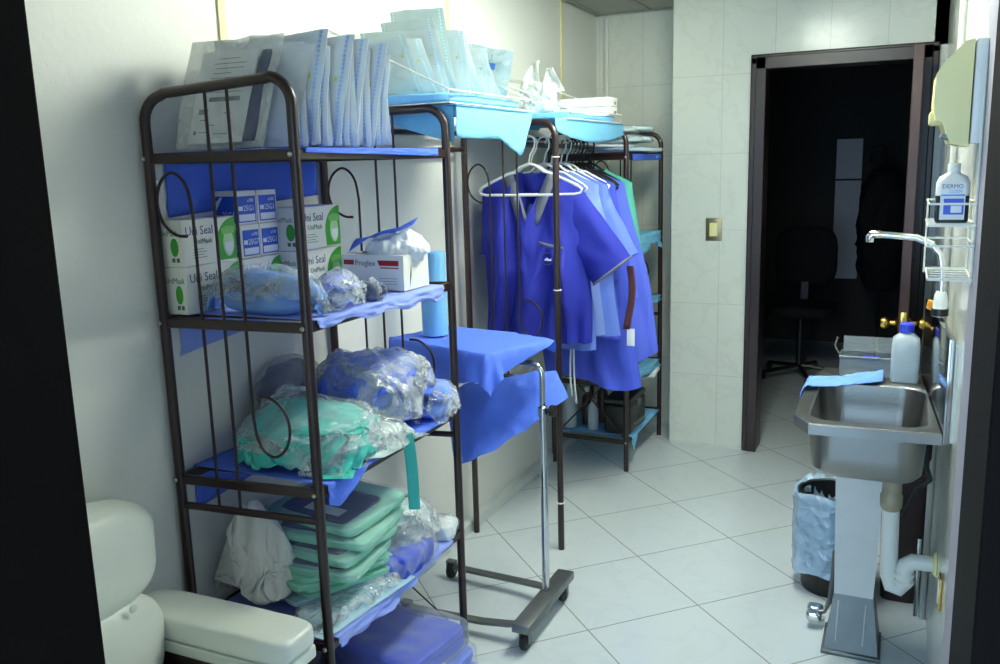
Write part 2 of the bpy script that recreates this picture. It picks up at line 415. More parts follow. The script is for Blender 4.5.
def soft(mb, c, size, p=4.0, n=18, amp=0.01, sc=8.0, seed=0.0, R=None, kind='fbm', flat=True, oct=3, bend=None):
    """cushion-like superellipsoid with creases; the underside stays flat"""
    vs = []; fs = []; idx = {}
    def key(q): return (round(q[0], 5), round(q[1], 5), round(q[2], 5))
    for ax in range(3):
        for sg in (-1, 1):
            ids = []
            for i in range(n + 1):
                for j in range(n + 1):
                    a = math.tan((i / n - 0.5) * PI / 2); b = math.tan((j / n - 0.5) * PI / 2)
                    q = [0, 0, 0]; q[ax] = sg; q[(ax + 1) % 3] = a; q[(ax + 2) % 3] = b
                    k = key(q)
                    if k not in idx:
                        L = (abs(q[0]) ** p + abs(q[1]) ** p + abs(q[2]) ** p) ** (1 / p)
                        idx[k] = len(vs); vs.append(Vector(q) / L)
                    ids.append(idx[k])
            for i in range(n):
                for j in range(n):
                    f = (ids[i * (n + 1) + j], ids[i * (n + 1) + j + 1], ids[(i + 1) * (n + 1) + j + 1], ids[(i + 1) * (n + 1) + j])
                    fs.append(f if sg > 0 else tuple(reversed(f)))
    out = []
    for v in vs:
        q = Vector((v.x * size[0] / 2, v.y * size[1] / 2, v.z * size[2] / 2))
        d = {'fbm': fbm, 'ridge': ridge, 'fold': fold, 'crumple': crumple}[kind](q, sc, oct, seed) * amp
        nn = v.normalized(); q2 = q + nn * d
        if flat and q2.z < -size[2] / 2 + 0.004: q2.z = -size[2] / 2
        if bend: q2 = bend(q2)
        if R is not None: q2 = R @ q2
        out.append(Vector(c) + q2 + Vector((0, 0, size[2] / 2)))
    mb.add(out, fs); return mb

# ------------------------------------------------------------------ small cloth solver for the draped sheets
def cloth(P0, boxes, steps=110, it=10, pins=None, dt=0.02, margin=0.004, planes=(), stiff=0.12, seed=0, rough=0.002, spheres=()):
    P = P0.astype(float).copy(); rng = np.random.RandomState(seed)
    P[..., 2] += rng.randn(*P.shape[:2]) * rough
    prev = P.copy(); ny, nx = P.shape[:2]
    def pairs(dj, di):
        J, I = np.meshgrid(np.arange(ny), np.arange(nx), indexing='ij'); res = []
        ok = (J + dj < ny) & (I + di < nx) & (I + di >= 0)
        key = (J // max(dj, 1)) % 2 if dj else (I // max(di, 1)) % 2
        for par in (0, 1):
            s = ok & (key == par); a = (J[s], I[s]); b = (J[s] + dj, I[s] + di)
            res.append((a, b, np.linalg.norm(P0[a] - P0[b], axis=1)))
        return res
    cons = [(c, 1.0) for c in pairs(0, 1) + pairs(1, 0)] + [(c, 0.6) for c in pairs(1, 1) + pairs(1, -1)] + [(c, stiff) for c in pairs(0, 2) + pairs(2, 0)]
    w = np.ones((ny, nx))
    if pins is not None: w[pins] = 0
    for st in range(steps):
        vel = (P - prev) * 0.97; prev = P.copy()
        P = P + vel * w[..., None]; P[..., 2] -= 9.8 * dt * dt * w
        for k in range(it):
            for (a, b, L), s in cons:
                d = P[a] - P[b]; l = np.linalg.norm(d, axis=1) + 1e-9
                wa, wb = w[a], w[b]; t = wa + wb; t[t == 0] = 1
                q = d * (s * (l - L) / l / t)[:, None]
                P[a] -= q * wa[:, None]; P[b] += q * wb[:, None]
        for lo, hi in boxes:
            lo = np.array(lo) - margin; hi = np.array(hi) + margin
            ins = np.all((P > lo) & (P < hi), axis=-1)
            if ins.any():
                Q = P[ins]; dl = Q - lo; dh = hi - Q; dl[:, 2] = 9  # never pushed out through the underside
                al = np.concatenate([dl, dh], 1); k = al.argmin(1)
                # points that came from above stay above
                top = prev[ins][:, 2] >= hi[2] - 0.012
                k[top] = 5
                r = np.arange(len(Q)); ax = k % 3; Q[r, ax] = np.where(k < 3, lo[ax], hi[ax])
                pv = prev[ins]; Q2 = Q.copy()
                for cax in range(3):
                    m_ = ax != cax
                    Q2[m_, cax] = Q[m_, cax] * 0.3 + pv[m_, cax] * 0.7
                P[ins] = Q2; prev[ins] = Q2
        for ax, sg, val in planes:
            m_ = (P[..., ax] * sg) < val * sg
            P[..., ax][m_] = val
    return P
def cover(c, size, p=3.0, excess=1.22, n=42, seed=0, rot=0.0, bump=0.01, bsc=10.0, steps=55, it=7, stiff=0.05, extra=None, over=1.12, lift=0.0, slack=0.0):
    """a sheet with more cloth than it needs, dropped over a lump on a shelf: it buckles into real creases"""
    rng = np.random.RandomState(int(seed)); a, b, H = size[0] / 2, size[1] / 2, size[2]
    u = np.linspace(-1, 1, n); U, V = np.meshgrid(u, u)
    X = U * a * over; Y = V * b * over
    G = 64; gu = np.linspace(-over * 1.25, over * 1.25, G); HU, HV = np.meshgrid(gu, gu)
    base = np.clip(1 - np.abs(HU) ** p - np.abs(HV) ** p, 0, 1) ** (1.0 / p) * H
    nz = np.array([[fbm((HU[j, i] * a, HV[j, i] * b, 0.3), bsc, 3, seed) for i in range(G)] for j in range(G)])
    HF = base + bump * nz * (base > 0.001) + lift
    if extra is not None: HF = HF + np.array([[extra(HU[j, i] * a, HV[j, i] * b) for i in range(G)] for j in range(G)]) * np.clip(base / (H * 0.4), 0, 1)
    HF = np.maximum(HF, 0)
    def hq(px, py):
        fx = np.clip((px / a - gu[0]) / (gu[-1] - gu[0]) * (G - 1), 0, G - 1.001); fy = np.clip((py / b - gu[0]) / (gu[-1] - gu[0]) * (G - 1), 0, G - 1.001)
        ix = fx.astype(int); iy = fy.astype(int); tx = fx - ix; ty = fy - iy
        return (HF[iy, ix] * (1 - tx) + HF[iy, ix + 1] * tx) * (1 - ty) + (HF[iy + 1, ix] * (1 - tx) + HF[iy + 1, ix + 1] * tx) * ty
    Z = hq(X, Y) + 0.004 + rng.rand(n, n) * 0.004
    P = np.stack([X, Y, Z], -1); prev = P.copy()
    cons = []
    J, I = np.meshgrid(np.arange(n), np.arange(n), indexing='ij')
    for dj, di, w in ((0, 1, 1.0), (1, 0, 1.0), (1, 1, 0.5), (1, -1, 0.5), (0, 2, stiff), (2, 0, stiff)):
        ok = (J + dj < n) & (I + di < n) & (I + di >= 0); key = (J // max(dj, 1)) % 2 if dj else (I // max(di, 1)) % 2
        for par in (0, 1):
            q = ok & (key == par); A = (J[q], I[q]); B = (J[q] + dj, I[q] + di); L = np.linalg.norm(P[A] - P[B], axis=1) * excess
            L = L * (1 + 0.25 * (rng.rand(len(L)) - 0.5) * (w >= 0.5)); cons.append((A, B, L, w))
    lim = over * 1.18
    for st in range(steps):
        vel = (P - prev) * 0.9; prev = P.copy(); P = P + vel; P[..., 2] -= 9.8 * 0.0003
        for k in range(it):
            for A, B, L, w in cons:
                d = P[A] - P[B]; l = np.linalg.norm(d, axis=1) + 1e-9; q = d * (0.5 * w * (l - L) / l)[:, None]
                P[A] -= q; P[B] += q
        h = hq(P[..., 0], P[..., 1]) + 0.002; m = P[..., 2] < h
        P[..., 2][m] = h[m]; P[..., :2][m] = P[..., :2][m] * 0.6 + prev[..., :2][m] * 0.4
        P[..., 0] = np.clip(P[..., 0], -a * lim, a * lim); P[..., 1] = np.clip(P[..., 1], -b * lim, b * lim)
        hi = h + 0.05 + slack; m = P[..., 2] > hi; P[..., 2][m] = hi[m]
    R = np.array([[math.cos(rot), -math.sin(rot)], [math.sin(rot), math.cos(rot)]])
    P[..., :2] = P[..., :2] @ R.T
    return P + np.array(c)
def sheet_pts(c, w, h, nx, ny, z, rot=0.0):
    u = np.linspace(-w / 2, w / 2, nx); v = np.linspace(-h / 2, h / 2, ny); U, V = np.meshgrid(u, v)
    return np.stack([c[0] + U * math.cos(rot) - V * math.sin(rot), c[1] + U * math.sin(rot) + V * math.cos(rot), np.full_like(U, z)], -1)
def drape(name, P, m, label, cat='drape', group=None, sub=1, thick=0.0012):
    o = single(name, MB().grid(P), m, label, cat, group, smooth=180, thick=thick)
    if sub: s = o.modifiers.new('smooth_cloth', 'SUBSURF'); s.levels = sub; s.render_levels = sub
    return o
random.seed(4)
# ------------------------------------------------------------------ the room
XL, XR, YF, YN, ZC = -1.64, 0.14, 4.63, 4.97, 2.35
NX = -1.118                       # corner where the tiled wall steps back into the niche
struct('floor', MB().box((-0.4, 3.9, -0.03), (5.4, 8.8, 0.06)), M_floor)
struct('ceiling', MB().box((-0.75, 2.85, ZC + 0.03), (2.2, 4.9, 0.06)), M_ceil)
g = MB()
for y in (1.9, 2.51, 3.12, 3.73, 4.34, 4.95): g.box((-0.75, y, ZC - 0.004), (1.8, 0.028, 0.012))
for x in (-1.615, -1.33, -0.72, -0.11): g.box((x, 2.85, ZC - 0.004), (0.028, 4.2, 0.012))
struct('trim_1', g, M_tbar)
struct('wall_left', MB().box((XL - 0.05, 2.85, 1.18), (0.1, 4.5, 2.36)), M_plaster)
struct('baseboard_left', MB().box((XL + 0.0185, 3.67, 0.0225), (0.037, 2.59, 0.045), 0.004), mat('baseboard_paint', (206, 214, 214), 0.35))
g = MB()
for y in (1.88, 3.15, 4.40): g.box((XL + 0.003, y, 1.97), (0.006, 0.026, 0.76))
struct('trim_2', g, M_yellow)
# far wall, with the doorway
DX0, DX1, DZ = -0.70, 0.085, 2.02
g = MB()
g.box(((NX + DX0) / 2, YF + 0.06, 1.18), (DX0 - NX, 0.12, 2.36))
g.box(((DX0 + XR) / 2, YF + 0.06, (DZ + 2.36) / 2), (XR - DX0, 0.12, 2.36 - DZ))
g.box(((DX1 + XR) / 2 + 0.02, YF + 0.06, 1.18), (XR - DX1 + 0.04, 0.12, 2.36))
struct('wall_far', g, M_walltile)
struct('wall_niche', MB().box((-1.4, YN + 0.05, 1.18), (0.68, 0.1, 2.36)), M_walltile)
struct('wall_niche_side', MB().box((NX + 0.05, 4.855, 1.18), (0.1, 0.23, 2.36)), M_walltile_side)
struct('wall_right', MB().box((XR + 0.05, 3.43, 1.18), (0.1, 2.5, 2.36)), M_walltile_side)
struct('wall_right_end', MB().box((XR + 0.05, 1.44, 1.18), (0.1, 1.48, 2.36)), M_shadeplaster)
# pipe run boxed into the corner of the niche
struct('trim_3', MB().box((-1.575, YN - 0.014, 1.16), (0.022, 0.022, 2.32), 0.004), M_plaster)
# near wall around the doorway the camera looks through
g = MB()
g.box((-1.28, 0.62, 1.18), (0.76, 0.16, 2.36)); g.box((-0.42, 0.62, 2.26), (1.0, 0.16, 0.2)); g.box((0.16, 0.62, 1.18), (0.18, 0.16, 2.36))
struct('wall_near', g, M_plaster)
g = MB()
g.box((-0.94, 0.62, 1.08), (0.12, 0.166, 2.16), 0.004); g.box((0.0625, 0.62, 1.08), (0.025, 0.166, 2.16), 0.004); g.box((-0.42, 0.62, 2.13), (0.96, 0.166, 0.06), 0.004)
struct('door_1', g, M_blackwood)
# far door: frame and open leaf
g = MB()
for x0, x1 in ((DX0, DX0 + 0.05), (DX1 - 0.045, DX1)):
    g.box(((x0 + x1) / 2, YF + 0.05, DZ / 2), (x1 - x0, 0.16, DZ), 0.004)
g.box(((DX0 + DX1) / 2, YF + 0.05, DZ - 0.03), (DX1 - DX0, 0.16, 0.06), 0.004)
g.box((DX0 + 0.0, YF - 0.012, DZ / 2), (0.05, 0.024, DZ), 0.006); g.box((DX1, YF - 0.012, DZ / 2), (0.05, 0.024, DZ), 0.006)
g.box(((DX0 + DX1) / 2, YF - 0.012, DZ - 0.012), (DX1 - DX0 + 0.05, 0.024, 0.05), 0.006)
fr = struct('door_2', g, M_wood)
DL = struct('door_3', MB().box((0.022, 4.33, 0.99), (0.04, 0.56, 1.96), 0.003), M_leafwood)
for sx in (-1, 1):
    k = MB(); k.lathe([(0.0, 0), (0.024, 0.001), (0.026, 0.006), (0.011, 0.012), (0.010, 0.03), (0.024, 0.04), (0.028, 0.055), (0.022, 0.068), (0.0, 0.072)], (0.022 + sx * 0.02, 4.10, 0.82), 20, Matrix.Rotation(sx * PI / 2, 4, 'Y'))
    part('door_knob', k, M_brass, DL)
part('lock_plate', MB().box((0.022, 4.0485, 0.82), (0.024, 0.004, 0.11), 0.001), M_brass, DL)
# the unlit room behind
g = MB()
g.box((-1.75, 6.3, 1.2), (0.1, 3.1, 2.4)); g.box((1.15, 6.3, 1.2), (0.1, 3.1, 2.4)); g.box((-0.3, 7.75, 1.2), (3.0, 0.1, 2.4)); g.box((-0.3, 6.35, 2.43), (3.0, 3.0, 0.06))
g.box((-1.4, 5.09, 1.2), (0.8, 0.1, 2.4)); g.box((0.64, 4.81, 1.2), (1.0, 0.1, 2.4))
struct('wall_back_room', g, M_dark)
w = struct('window_1', MB().box((-0.42, 7.69, 1.1), (0.20, 0.02, 1.12)), mat('curtained_window_glass', (60, 66, 76), 0.4))
part('window_frame', MB().box((-0.42, 7.675, 1.34), (0.21, 0.02, 0.014)).box((-0.525, 7.675, 1.1), (0.016, 0.02, 1.14)).box((-0.315, 7.675, 1.1), (0.016, 0.02, 1.14)), M_dark, w)
_n = w.data.materials[0].node_tree.nodes['Principled BSDF']
_n.inputs['Emission Color'].default_value = (0.5, 0.6, 0.8, 1); _n.inputs['Emission Strength'].default_value = 0.02

# ceiling fittings that carry the two fluorescent lights
t = thing('ceiling_light', (-0.50, 2.80, 2.32), 'white fluorescent ceiling fitting over the middle of the room', 'light')
g = MB(); g.box((-0.50, 2.80, 2.342), (0.34, 1.32, 0.016), 0.003); g.box((-0.66, 2.80, 2.333), (0.012, 1.32, 0.03)); g.box((-0.34, 2.80, 2.333), (0.012, 1.32, 0.03))
part('housing', g, M_white, t)
M_tube = mat('fluorescent_tube_glass', (255, 255, 250), 0.4)
_n = M_tube.node_tree.nodes['Principled BSDF']; _n.inputs['Emission Color'].default_value = (*TUBE_COLOR, 1); _n.inputs['Emission Strength'].default_value = TUBE_STRENGTH
for x in (-0.58, -0.42): part('fluorescent_tube', MB().tube([(x, 2.20, 2.305), (x, 3.40, 2.305)], 0.018, 12), M_tube, t, 60)
for x in (-0.58, -0.42):
    for y in (2.19, 3.41): part('lamp_holder', MB().box((x, y, 2.318), (0.03, 0.02, 0.05), 0.002), M_white, t)

# ------------------------------------------------------------------ steel racks
def panel(parent, L, R, zl, zr, zbar, extra=(), fs=(0.28, 0.435, 0.585), rr=0.0125, zs=2.405):
    L = Vector((*L, 0)); R = Vector((*R, 0)); w = (R - L).length; e = (R - L) / w
    P = lambda s, z: (L.x + e.x * s, L.y + e.y * s, z)
    zt = lambda s: zl + (zr - zl) * s / w
    c = 0.062; pts = [P(0, 0.0), P(0, 0.4), P(0, 0.9), P(0, zl - c)]
    for k in range(1, 8):
        a = PI / 2 * k / 8; pts.append(P(c - c * math.cos(a), zl - c + c * math.sin(a)))
    pts += [P(c, zt(c)), P(w - c, zt(w - c))]
    for k in range(1, 8):
        a = PI / 2 * k / 8; pts.append(P(w - c + c * math.sin(a), zr - c + c * math.cos(a)))
    pts += [P(w, zr - c), P(w, 0.9), P(w, 0.4), P(w, 0.0)]
    part('end_frame', MB().tube(pts, rr, 12), M_brown, parent, 60)
    for z in (zbar,) + tuple(extra):
        part('crossbar', MB().tube([P(0.008, z), P(w - 0.008, z)], 0.0095, 10), M_brown, parent, 60)
    r1, r2, r3 = [f * w for f in fs]
    cane = [(r1 - 0.022, 1.392), (r1 - 0.052, 1.395), (r1 - 0.083, 1.418), (r1 - 0.098, 1.455), (r1 - 0.096, 1.492), (r1 - 0.08, 1.523), (r1 - 0.052, 1.540), (r1 - 0.026, 1.528), (r1 - 0.008, 1.497), (r1, 1.445)]
    fine = []
    cv = [Vector((a, b, 0)) for a, b in cane]
    for i in range(len(cv) - 1):
        p0 = cv[max(i - 1, 0)]; p1 = cv[i]; p2 = cv[i + 1]; p3 = cv[min(i + 2, len(cv) - 1)]
        for k in range(4):
            t = k / 4; fine.append(0.5 * ((2 * p1) + (p2 - p0) * t + (2 * p0 - 5 * p1 + 4 * p2 - p3) * t * t + (3 * p1 - p0 - 3 * p2 + p3) * t ** 3))
    fine.append(cv[-1])
    part('scroll_rod', MB().tube([P(q.x, q.y) for q in fine] + [P(r1, zbar)], 0.0038, 8), M_rod, parent, 60)
    part('straight_rod', MB().tube([P(r2, zt(r2) - 0.006), P(r2, zbar)], 0.0038, 8), M_rod, parent, 60)
    d = r3 - (w - r1)
    part('scroll_rod', MB().tube([P(r3, zt(r3) - 0.006)] + [P(w - q.x + d, zs - q.y) for q in reversed(fine)], 0.0038, 8), M_rod, parent, 60)

def shelf(parent, c, z, name='shelf', n=11):
    """c: near-left, near-right, far-right, far-left corners"""
    nl, nr, fr_, fl_ = [Vector((*p, z)) for p in c]; g = MB()
    def bar(a, b, h=0.024, t=0.012):
        d = (b - a); L = d.length; d.normalize(); M = Matrix(((d.x, -d.y, 0), (d.y, d.x, 0), (0, 0, 1)))
        g.box((a + b) / 2, (L, t, h), 0.002, 1, M)
    bar(nl, nr); bar(fl_, fr_); bar(nl, fl_); bar(nr, fr_)
    for k in range(1, n):
        t = k / n; g.tube([nl.lerp(fl_, t) + Vector((0, 0, 0.007)), nr.lerp(fr_, t) + Vector((0, 0, 0.007))], 0.003, 6)
    part(name, g, M_brown, parent, 40)
def screw(parent, p, ax='X', sg=1):
    M = Matrix.Rotation(sg * PI / 2, 4, 'Y' if ax == 'X' else 'X')
    part('screw', MB().lathe([(0.0, 0.0), (0.006, 0.0), (0.0055, 0.003), (0.003, 0.005), (0, 0.0055)], p, 10, M), M_screw, parent, 60)

NL, NR, FR, FL = (-1.622, 1.572), (-1.225, 1.606), (-1.233, 2.330), (-1.622, 2.262)
rackA = thing('storage_rack', (-1.42, 1.95, 0), 'dark brown steel scroll rack with four shelves of supplies in the foreground', 'rack', None)
panel(rackA, NL, NR, 1.716, 1.742, 0.714)
panel(rackA, FL, FR, 1.695, 1.706, 0.714)
SH = (1.573, 1.183, 0.783, 0.386)
for z in SH:
    shelf(rackA, (NL, NR, FR, FL), z)
    screw(rackA, (NR[0] - 0.004, NR[1] - 0.0125, z), 'Y', 1); screw(rackA, (NL[0] - 0.004, NL[1] - 0.0125, z), 'Y', 1)
for a, b in (((-1.612, 2.262, 0.37), (-1.245, 2.330, 0.04)), ((-1.245, 2.330, 0.37), (-1.612, 2.262, 0.04))):
    part('brace_wire', MB().tube([a, b], 0.003, 6), M_rod, rackA, 60)

BL, BR, CL, CR, EL, ER = (-1.585, 3.146), (-1.19, 3.117), (-1.598, 4.107), (-1.206, 4.089), (-1.598, 4.72), (-1.202, 4.73)
rackB = thing('garment_rack', (-1.4, 3.9, 0), 'long dark brown steel rack along the wall carrying the hanging garments', 'rack')
for l, r, z in ((BL, BR, 1.69), (CL, CR, 1.682), (EL, ER, 1.675)):
    panel(rackB, l, r, z, z, 0.70, (1.57,) if l is not BL else ())
part('hanging_rail', MB().tube([(-1.37, 3.12, 1.612), (-1.37, 4.09, 1.606)], 0.010, 10), M_brown, rackB, 60)
for x in (-1.585,):
    part('long_rail', MB().tube([(x, 3.13, 1.655), (x, 4.1, 1.65)], 0.009, 8), M_brown, rackB, 60)
for z in (1.555, 1.15, 0.80, 0.44, 0.15):
    shelf(rackB, (CL, CR, ER, EL), z, n=9)
for z0, z1 in ((1.655, 1.66), (1.585, 1.60)):
    part('long_rail', MB().tube([(-1.60, 2.30, z0), (-1.585, 3.13, z1)], 0.010, 8), M_brown, rackB, 60)
for z in (1.56, 1.06): part('zip_tie', MB().tube([(BR[0] + 0.0145 * math.cos(a * PI / 8), BR[1] + 0.0145 * math.sin(a * PI / 8), z) for a in range(16)], 0.0022, 6, True), M_white, rackB)
part('zip_tie', MB().tube([(BR[0] + 0.0145 * math.cos(a * PI / 8), BR[1] + 0.0145 * math.sin(a * PI / 8), 0.20) for a in range(16)], 0.003, 6, True), M_white, rackB)
for z in (1.555, 0.15): screw(rackB, (CR[0], CR[1] - 0.0125, z), 'Y', 1)
part('brace_wire', MB().tube([(-1.59, 4.12, 0.15), (-1.22, 4.12, 0.55)], 0.004, 6), M_rod, rackB); part('brace_wire', MB().tube([(-1.59, 4.13, 0.55), (-1.22, 4.13, 0.15)], 0.004, 6), M_rod, rackB)
# ------------------------------------------------------------------ drapes on the near rack
def ordn(i): return ['first', 'second', 'third', 'fourth', 'fifth', 'sixth', 'seventh', 'eighth', 'ninth', 'tenth', 'eleventh', 'twelfth', 'thirteenth', 'fourteenth', 'fifteenth', 'sixteenth', 'seventeenth', 'eighteenth'][i]
def lined(z, xb, xf, y0, y1, front, back, seed, nv=64, wav=0.006, drop=0.0):
    """sheet that lies on a shelf and hangs over its front and back edges; front/back give the hanging length along the shelf"""
    rows = []
    for v in np.linspace(0, 1, nv):
        y = y0 + (y1 - y0) * v; row = []
        lf = max(0.004, front(v)); lb = max(0.001, back(v))
        for k in range(7):   # back, bottom to top
            t = 1 - k / 6.0; row.append((xb - 0.001 - 0.004 * t, y + 0.008 * fbm((y, t, 1), 9, 2, seed) * t, z - lb * t))
        for k in range(1, 13):
            t = k / 13.0; x = xb + (xf - xb) * t
            row.append((x, y, z + 0.0012 * abs(fbm((x, y, 0), 14, 2, seed)) + drop))
        for k in range(8):
            t = k / 7.0; row.append((xf + 0.001 + wav * (0.4 + t) * max(0, fbm((y, t * 0.3, 2), 16, 2, seed) + 0.25) * min(1, lf / 0.03), y + 0.01 * fbm((y, t, 3), 9, 2, seed) * t, z - lf * t))
        rows.append(row)
    return np.array(rows)
WALLP = [(0, 1, XL + 0.003)]
GS = 'sheets lining the near rack shelves'
P = lined(SH[0] + 0.014, -1.633, -1.2165, 1.632, 2.245, lambda v: 0.010 + 0.01 * v, lambda v: 0.155 - 0.03 * v, 1)
drape('shelf_drape', P, M_sheetdeep, 'deep blue sheet lining the top shelf of the near rack, under the standing pouches', 'drape', GS, 0)
P = lined(SH[1] + 0.014, -1.633, -1.2165, 1.632, 2.245, lambda v: 0.016 + 0.022 * v + 0.006 * math.sin(v * 22), lambda v: 0.11 - 0.06 * v, 2, wav=0.016)
drape('shelf_drape', P, M_sheetlav, 'pale lavender blue sheet under the mask boxes and the open glove box', 'drape', GS, 0)
P = lined(SH[2] + 0.014, -1.633, -1.2165, 1.632, 2.245, lambda v: 0.06 * max(0, 1 - abs(v - 0.07) / 0.22) + 0.008, lambda v: 0.12 - 0.05 * v, 3)
drape('shelf_drape', P, M_sheet, 'blue sheet with a hanging corner under the teal drape bundle', 'drape', GS, 0)
P = lined(SH[3] + 0.014, -1.605, -1.2165, 1.632, 2.245, lambda v: 0.022 + 0.012 * math.sin(v * 5), lambda v: 0.001, 5, wav=0.012)
drape('shelf_drape', P, M_sheetlav, 'lavender blue sheet under the green and navy packs on the lowest shelf', 'drape', GS, 0)

# ------------------------------------------------------------------ standing pouches
def pouch(name, w, h, d, seed, film, paper, label, cat, group, item=None, nu=12, nv=14, tear=0.0, shear=0.0):
    t = thing(name, (0, 0, 0), label, cat, group)
    U = np.linspace(0, 1, nu); V = np.linspace(0, 1, nv)
    F = np.zeros((nv, nu, 3)); B = np.zeros((nv, nu, 3))
    for j, v in enumerate(V):
        for i, u in enumerate(U):
            b = max(0.0, (1 - abs(2 * u - 1) ** 4)) * (1 - abs(2 * v - 1) ** 6)
            x = (u - 0.5) * w + shear * v * h; z = v * h
            cur = 0.011 * fbm((x, 0, z), 7, 2, seed) + 0.03 * tear * v * v
            z2 = z + 0.006 * fbm((x, 1, z), 14, 2, seed + 3) * v
            F[j, i] = (x, cur - d * b * (0.75 + 0.35 * fbm((x, 0, z), 22, 2, seed + 9)) - 0.0006, z2)
            B[j, i] = (x, cur + d * 0.35 * b + 0.0006, z2)
    part('paper_back', MB().grid(B), paper, t, 180)
    if item:
        iw, ih, col, ox = item
        part('wrapped_item', soft(MB(), (ox, -d * 0.28, h * 0.07), (w * iw, d * 0.8, h * ih), 5, 6, 0.003, 12, seed), col, t, 60)
    part('film_front', MB().grid(F), film, t, 180)
    return t

SHR = Matrix(((1, 0.30, 0, 0), (0, 1, 0, 0), (0, 0, 1, 0), (0, 0, 0, 1)))
TOPZ = SH[0] + 0.0175
G1 = 'sterilization pouches standing on the top shelf of the near rack'
p = pouch('sterilization_pouch', 0.26, 0.245, 0.022, 1.0, M_film_thin, M_film_milky, 'large clear bag holding a printed sheet, nearest the corner of the top shelf', 'pouch', G1, None, shear=0.30)
g = MB(); Mx = frame((-0.085, -0.0055, 0.012), (1, 0, 0), (0, 0, 1)) @ SHR; g.prism(rect(0.158, 0.205), 0.0004, Mx); part('printed_sheet', g, M_paper, p)
g = MB(); Mx = frame((-0.085, -0.0062, 0.012), (1, 0, 0), (0, 0, 1)) @ SHR
g.prism(rect(0.088, 0.010, 0.042, 0.094), 0.0003, Mx); g.prism(rect(0.026, 0.012, 0.018, 0.066), 0.0003, Mx); g.prism(rect(0.008, 0.009, 0.012, 0.020), 0.0003, Mx)
for r, (x0, x1) in enumerate([(0.03, 0.13), (0.05, 0.135), (0.04, 0.12), (0.035, 0.13), (0.04, 0.09), (0.045, 0.125), (0.04, 0.13), (0.05, 0.11)]):
    g.prism(rect(x1 - x0, 0.0016, x0, 0.114 + r * 0.0105), 0.0003, Mx)
for x0, y0, wd in ((0.09, 0.066, 0.022), (0.024, 0.052, 0.02), (0.05, 0.04, 0.02), (0.026, 0.024, 0.026), (0.07, 0.02, 0.04)): g.prism(rect(wd, 0.002, x0, y0), 0.0003, Mx)
part('lettering', g, M_greyink, p)
p.location = (-1.475, 1.645, TOPZ + 0.003); p.rotation_euler = (math.radians(-3), 0, math.radians(2))
p = pouch('sterilization_pouch', 0.14, 0.225, 0.03, 2.0, M_film_thin, M_paper, 'narrow clear pouch with a rolled navy cloth and white tag, beside the printed sheet', 'pouch', G1, None, shear=0.36)
part('wrapped_item', MB().grid(np.array([[(-0.02 + 0.36 * 0.2 * v + 0.055 * (u - 0.5), -0.03 - 0.012 * math.sin(PI * u), 0.012 + 0.2 * v) for u in np.linspace(0, 1, 9)] for v in np.linspace(0, 1, 8)])), M_navy, p, 180, 0.003)
part('paper_tag', MB().prism(rect(0.036, 0.012), 0.0004, frame((0.012, -0.0445, 0.14), (1, 0, 0), (0, 0, 1))), M_paper, p)
p.location = (-1.375, 1.688, TOPZ + 0.003); p.rotation_euler = (math.radians(-3), 0, math.radians(4))
protos = []
for k in range(4):
    protos.append(pouch('sterilization_pouch', 0.235 + 0.02 * (k % 2), 0.235 + 0.012 * (k % 3), 0.012 + 0.006 * (k % 2), 10.0 + k, M_pouch, M_paper, 'x', 'pouch', G1, (0.5, 0.7, M_sheet, 0.02) if k == 0 else None, shear=[0.12, -0.04, 0.20, 0.05][k]))
NP = 18
for i in range(NP):
    k = i % 4; y = 1.722 + i * 0.0225
    loc = (-1.41 + random.uniform(-0.012, 0.012), y, TOPZ + 0.006); rot = (math.radians(random.uniform(-4, 2)), math.radians(random.uniform(-2.5, 2.5)), math.radians(random.uniform(-4, 4)))
    lab = 'pouch with dashed blue edges, %s in the row behind the navy roll' % ordn(i)
    if i < 4: q = protos[k]; q.location = loc; q.rotation_euler = rot; q['label'] = lab
    else: dup(protos[k], loc, rot, lab)

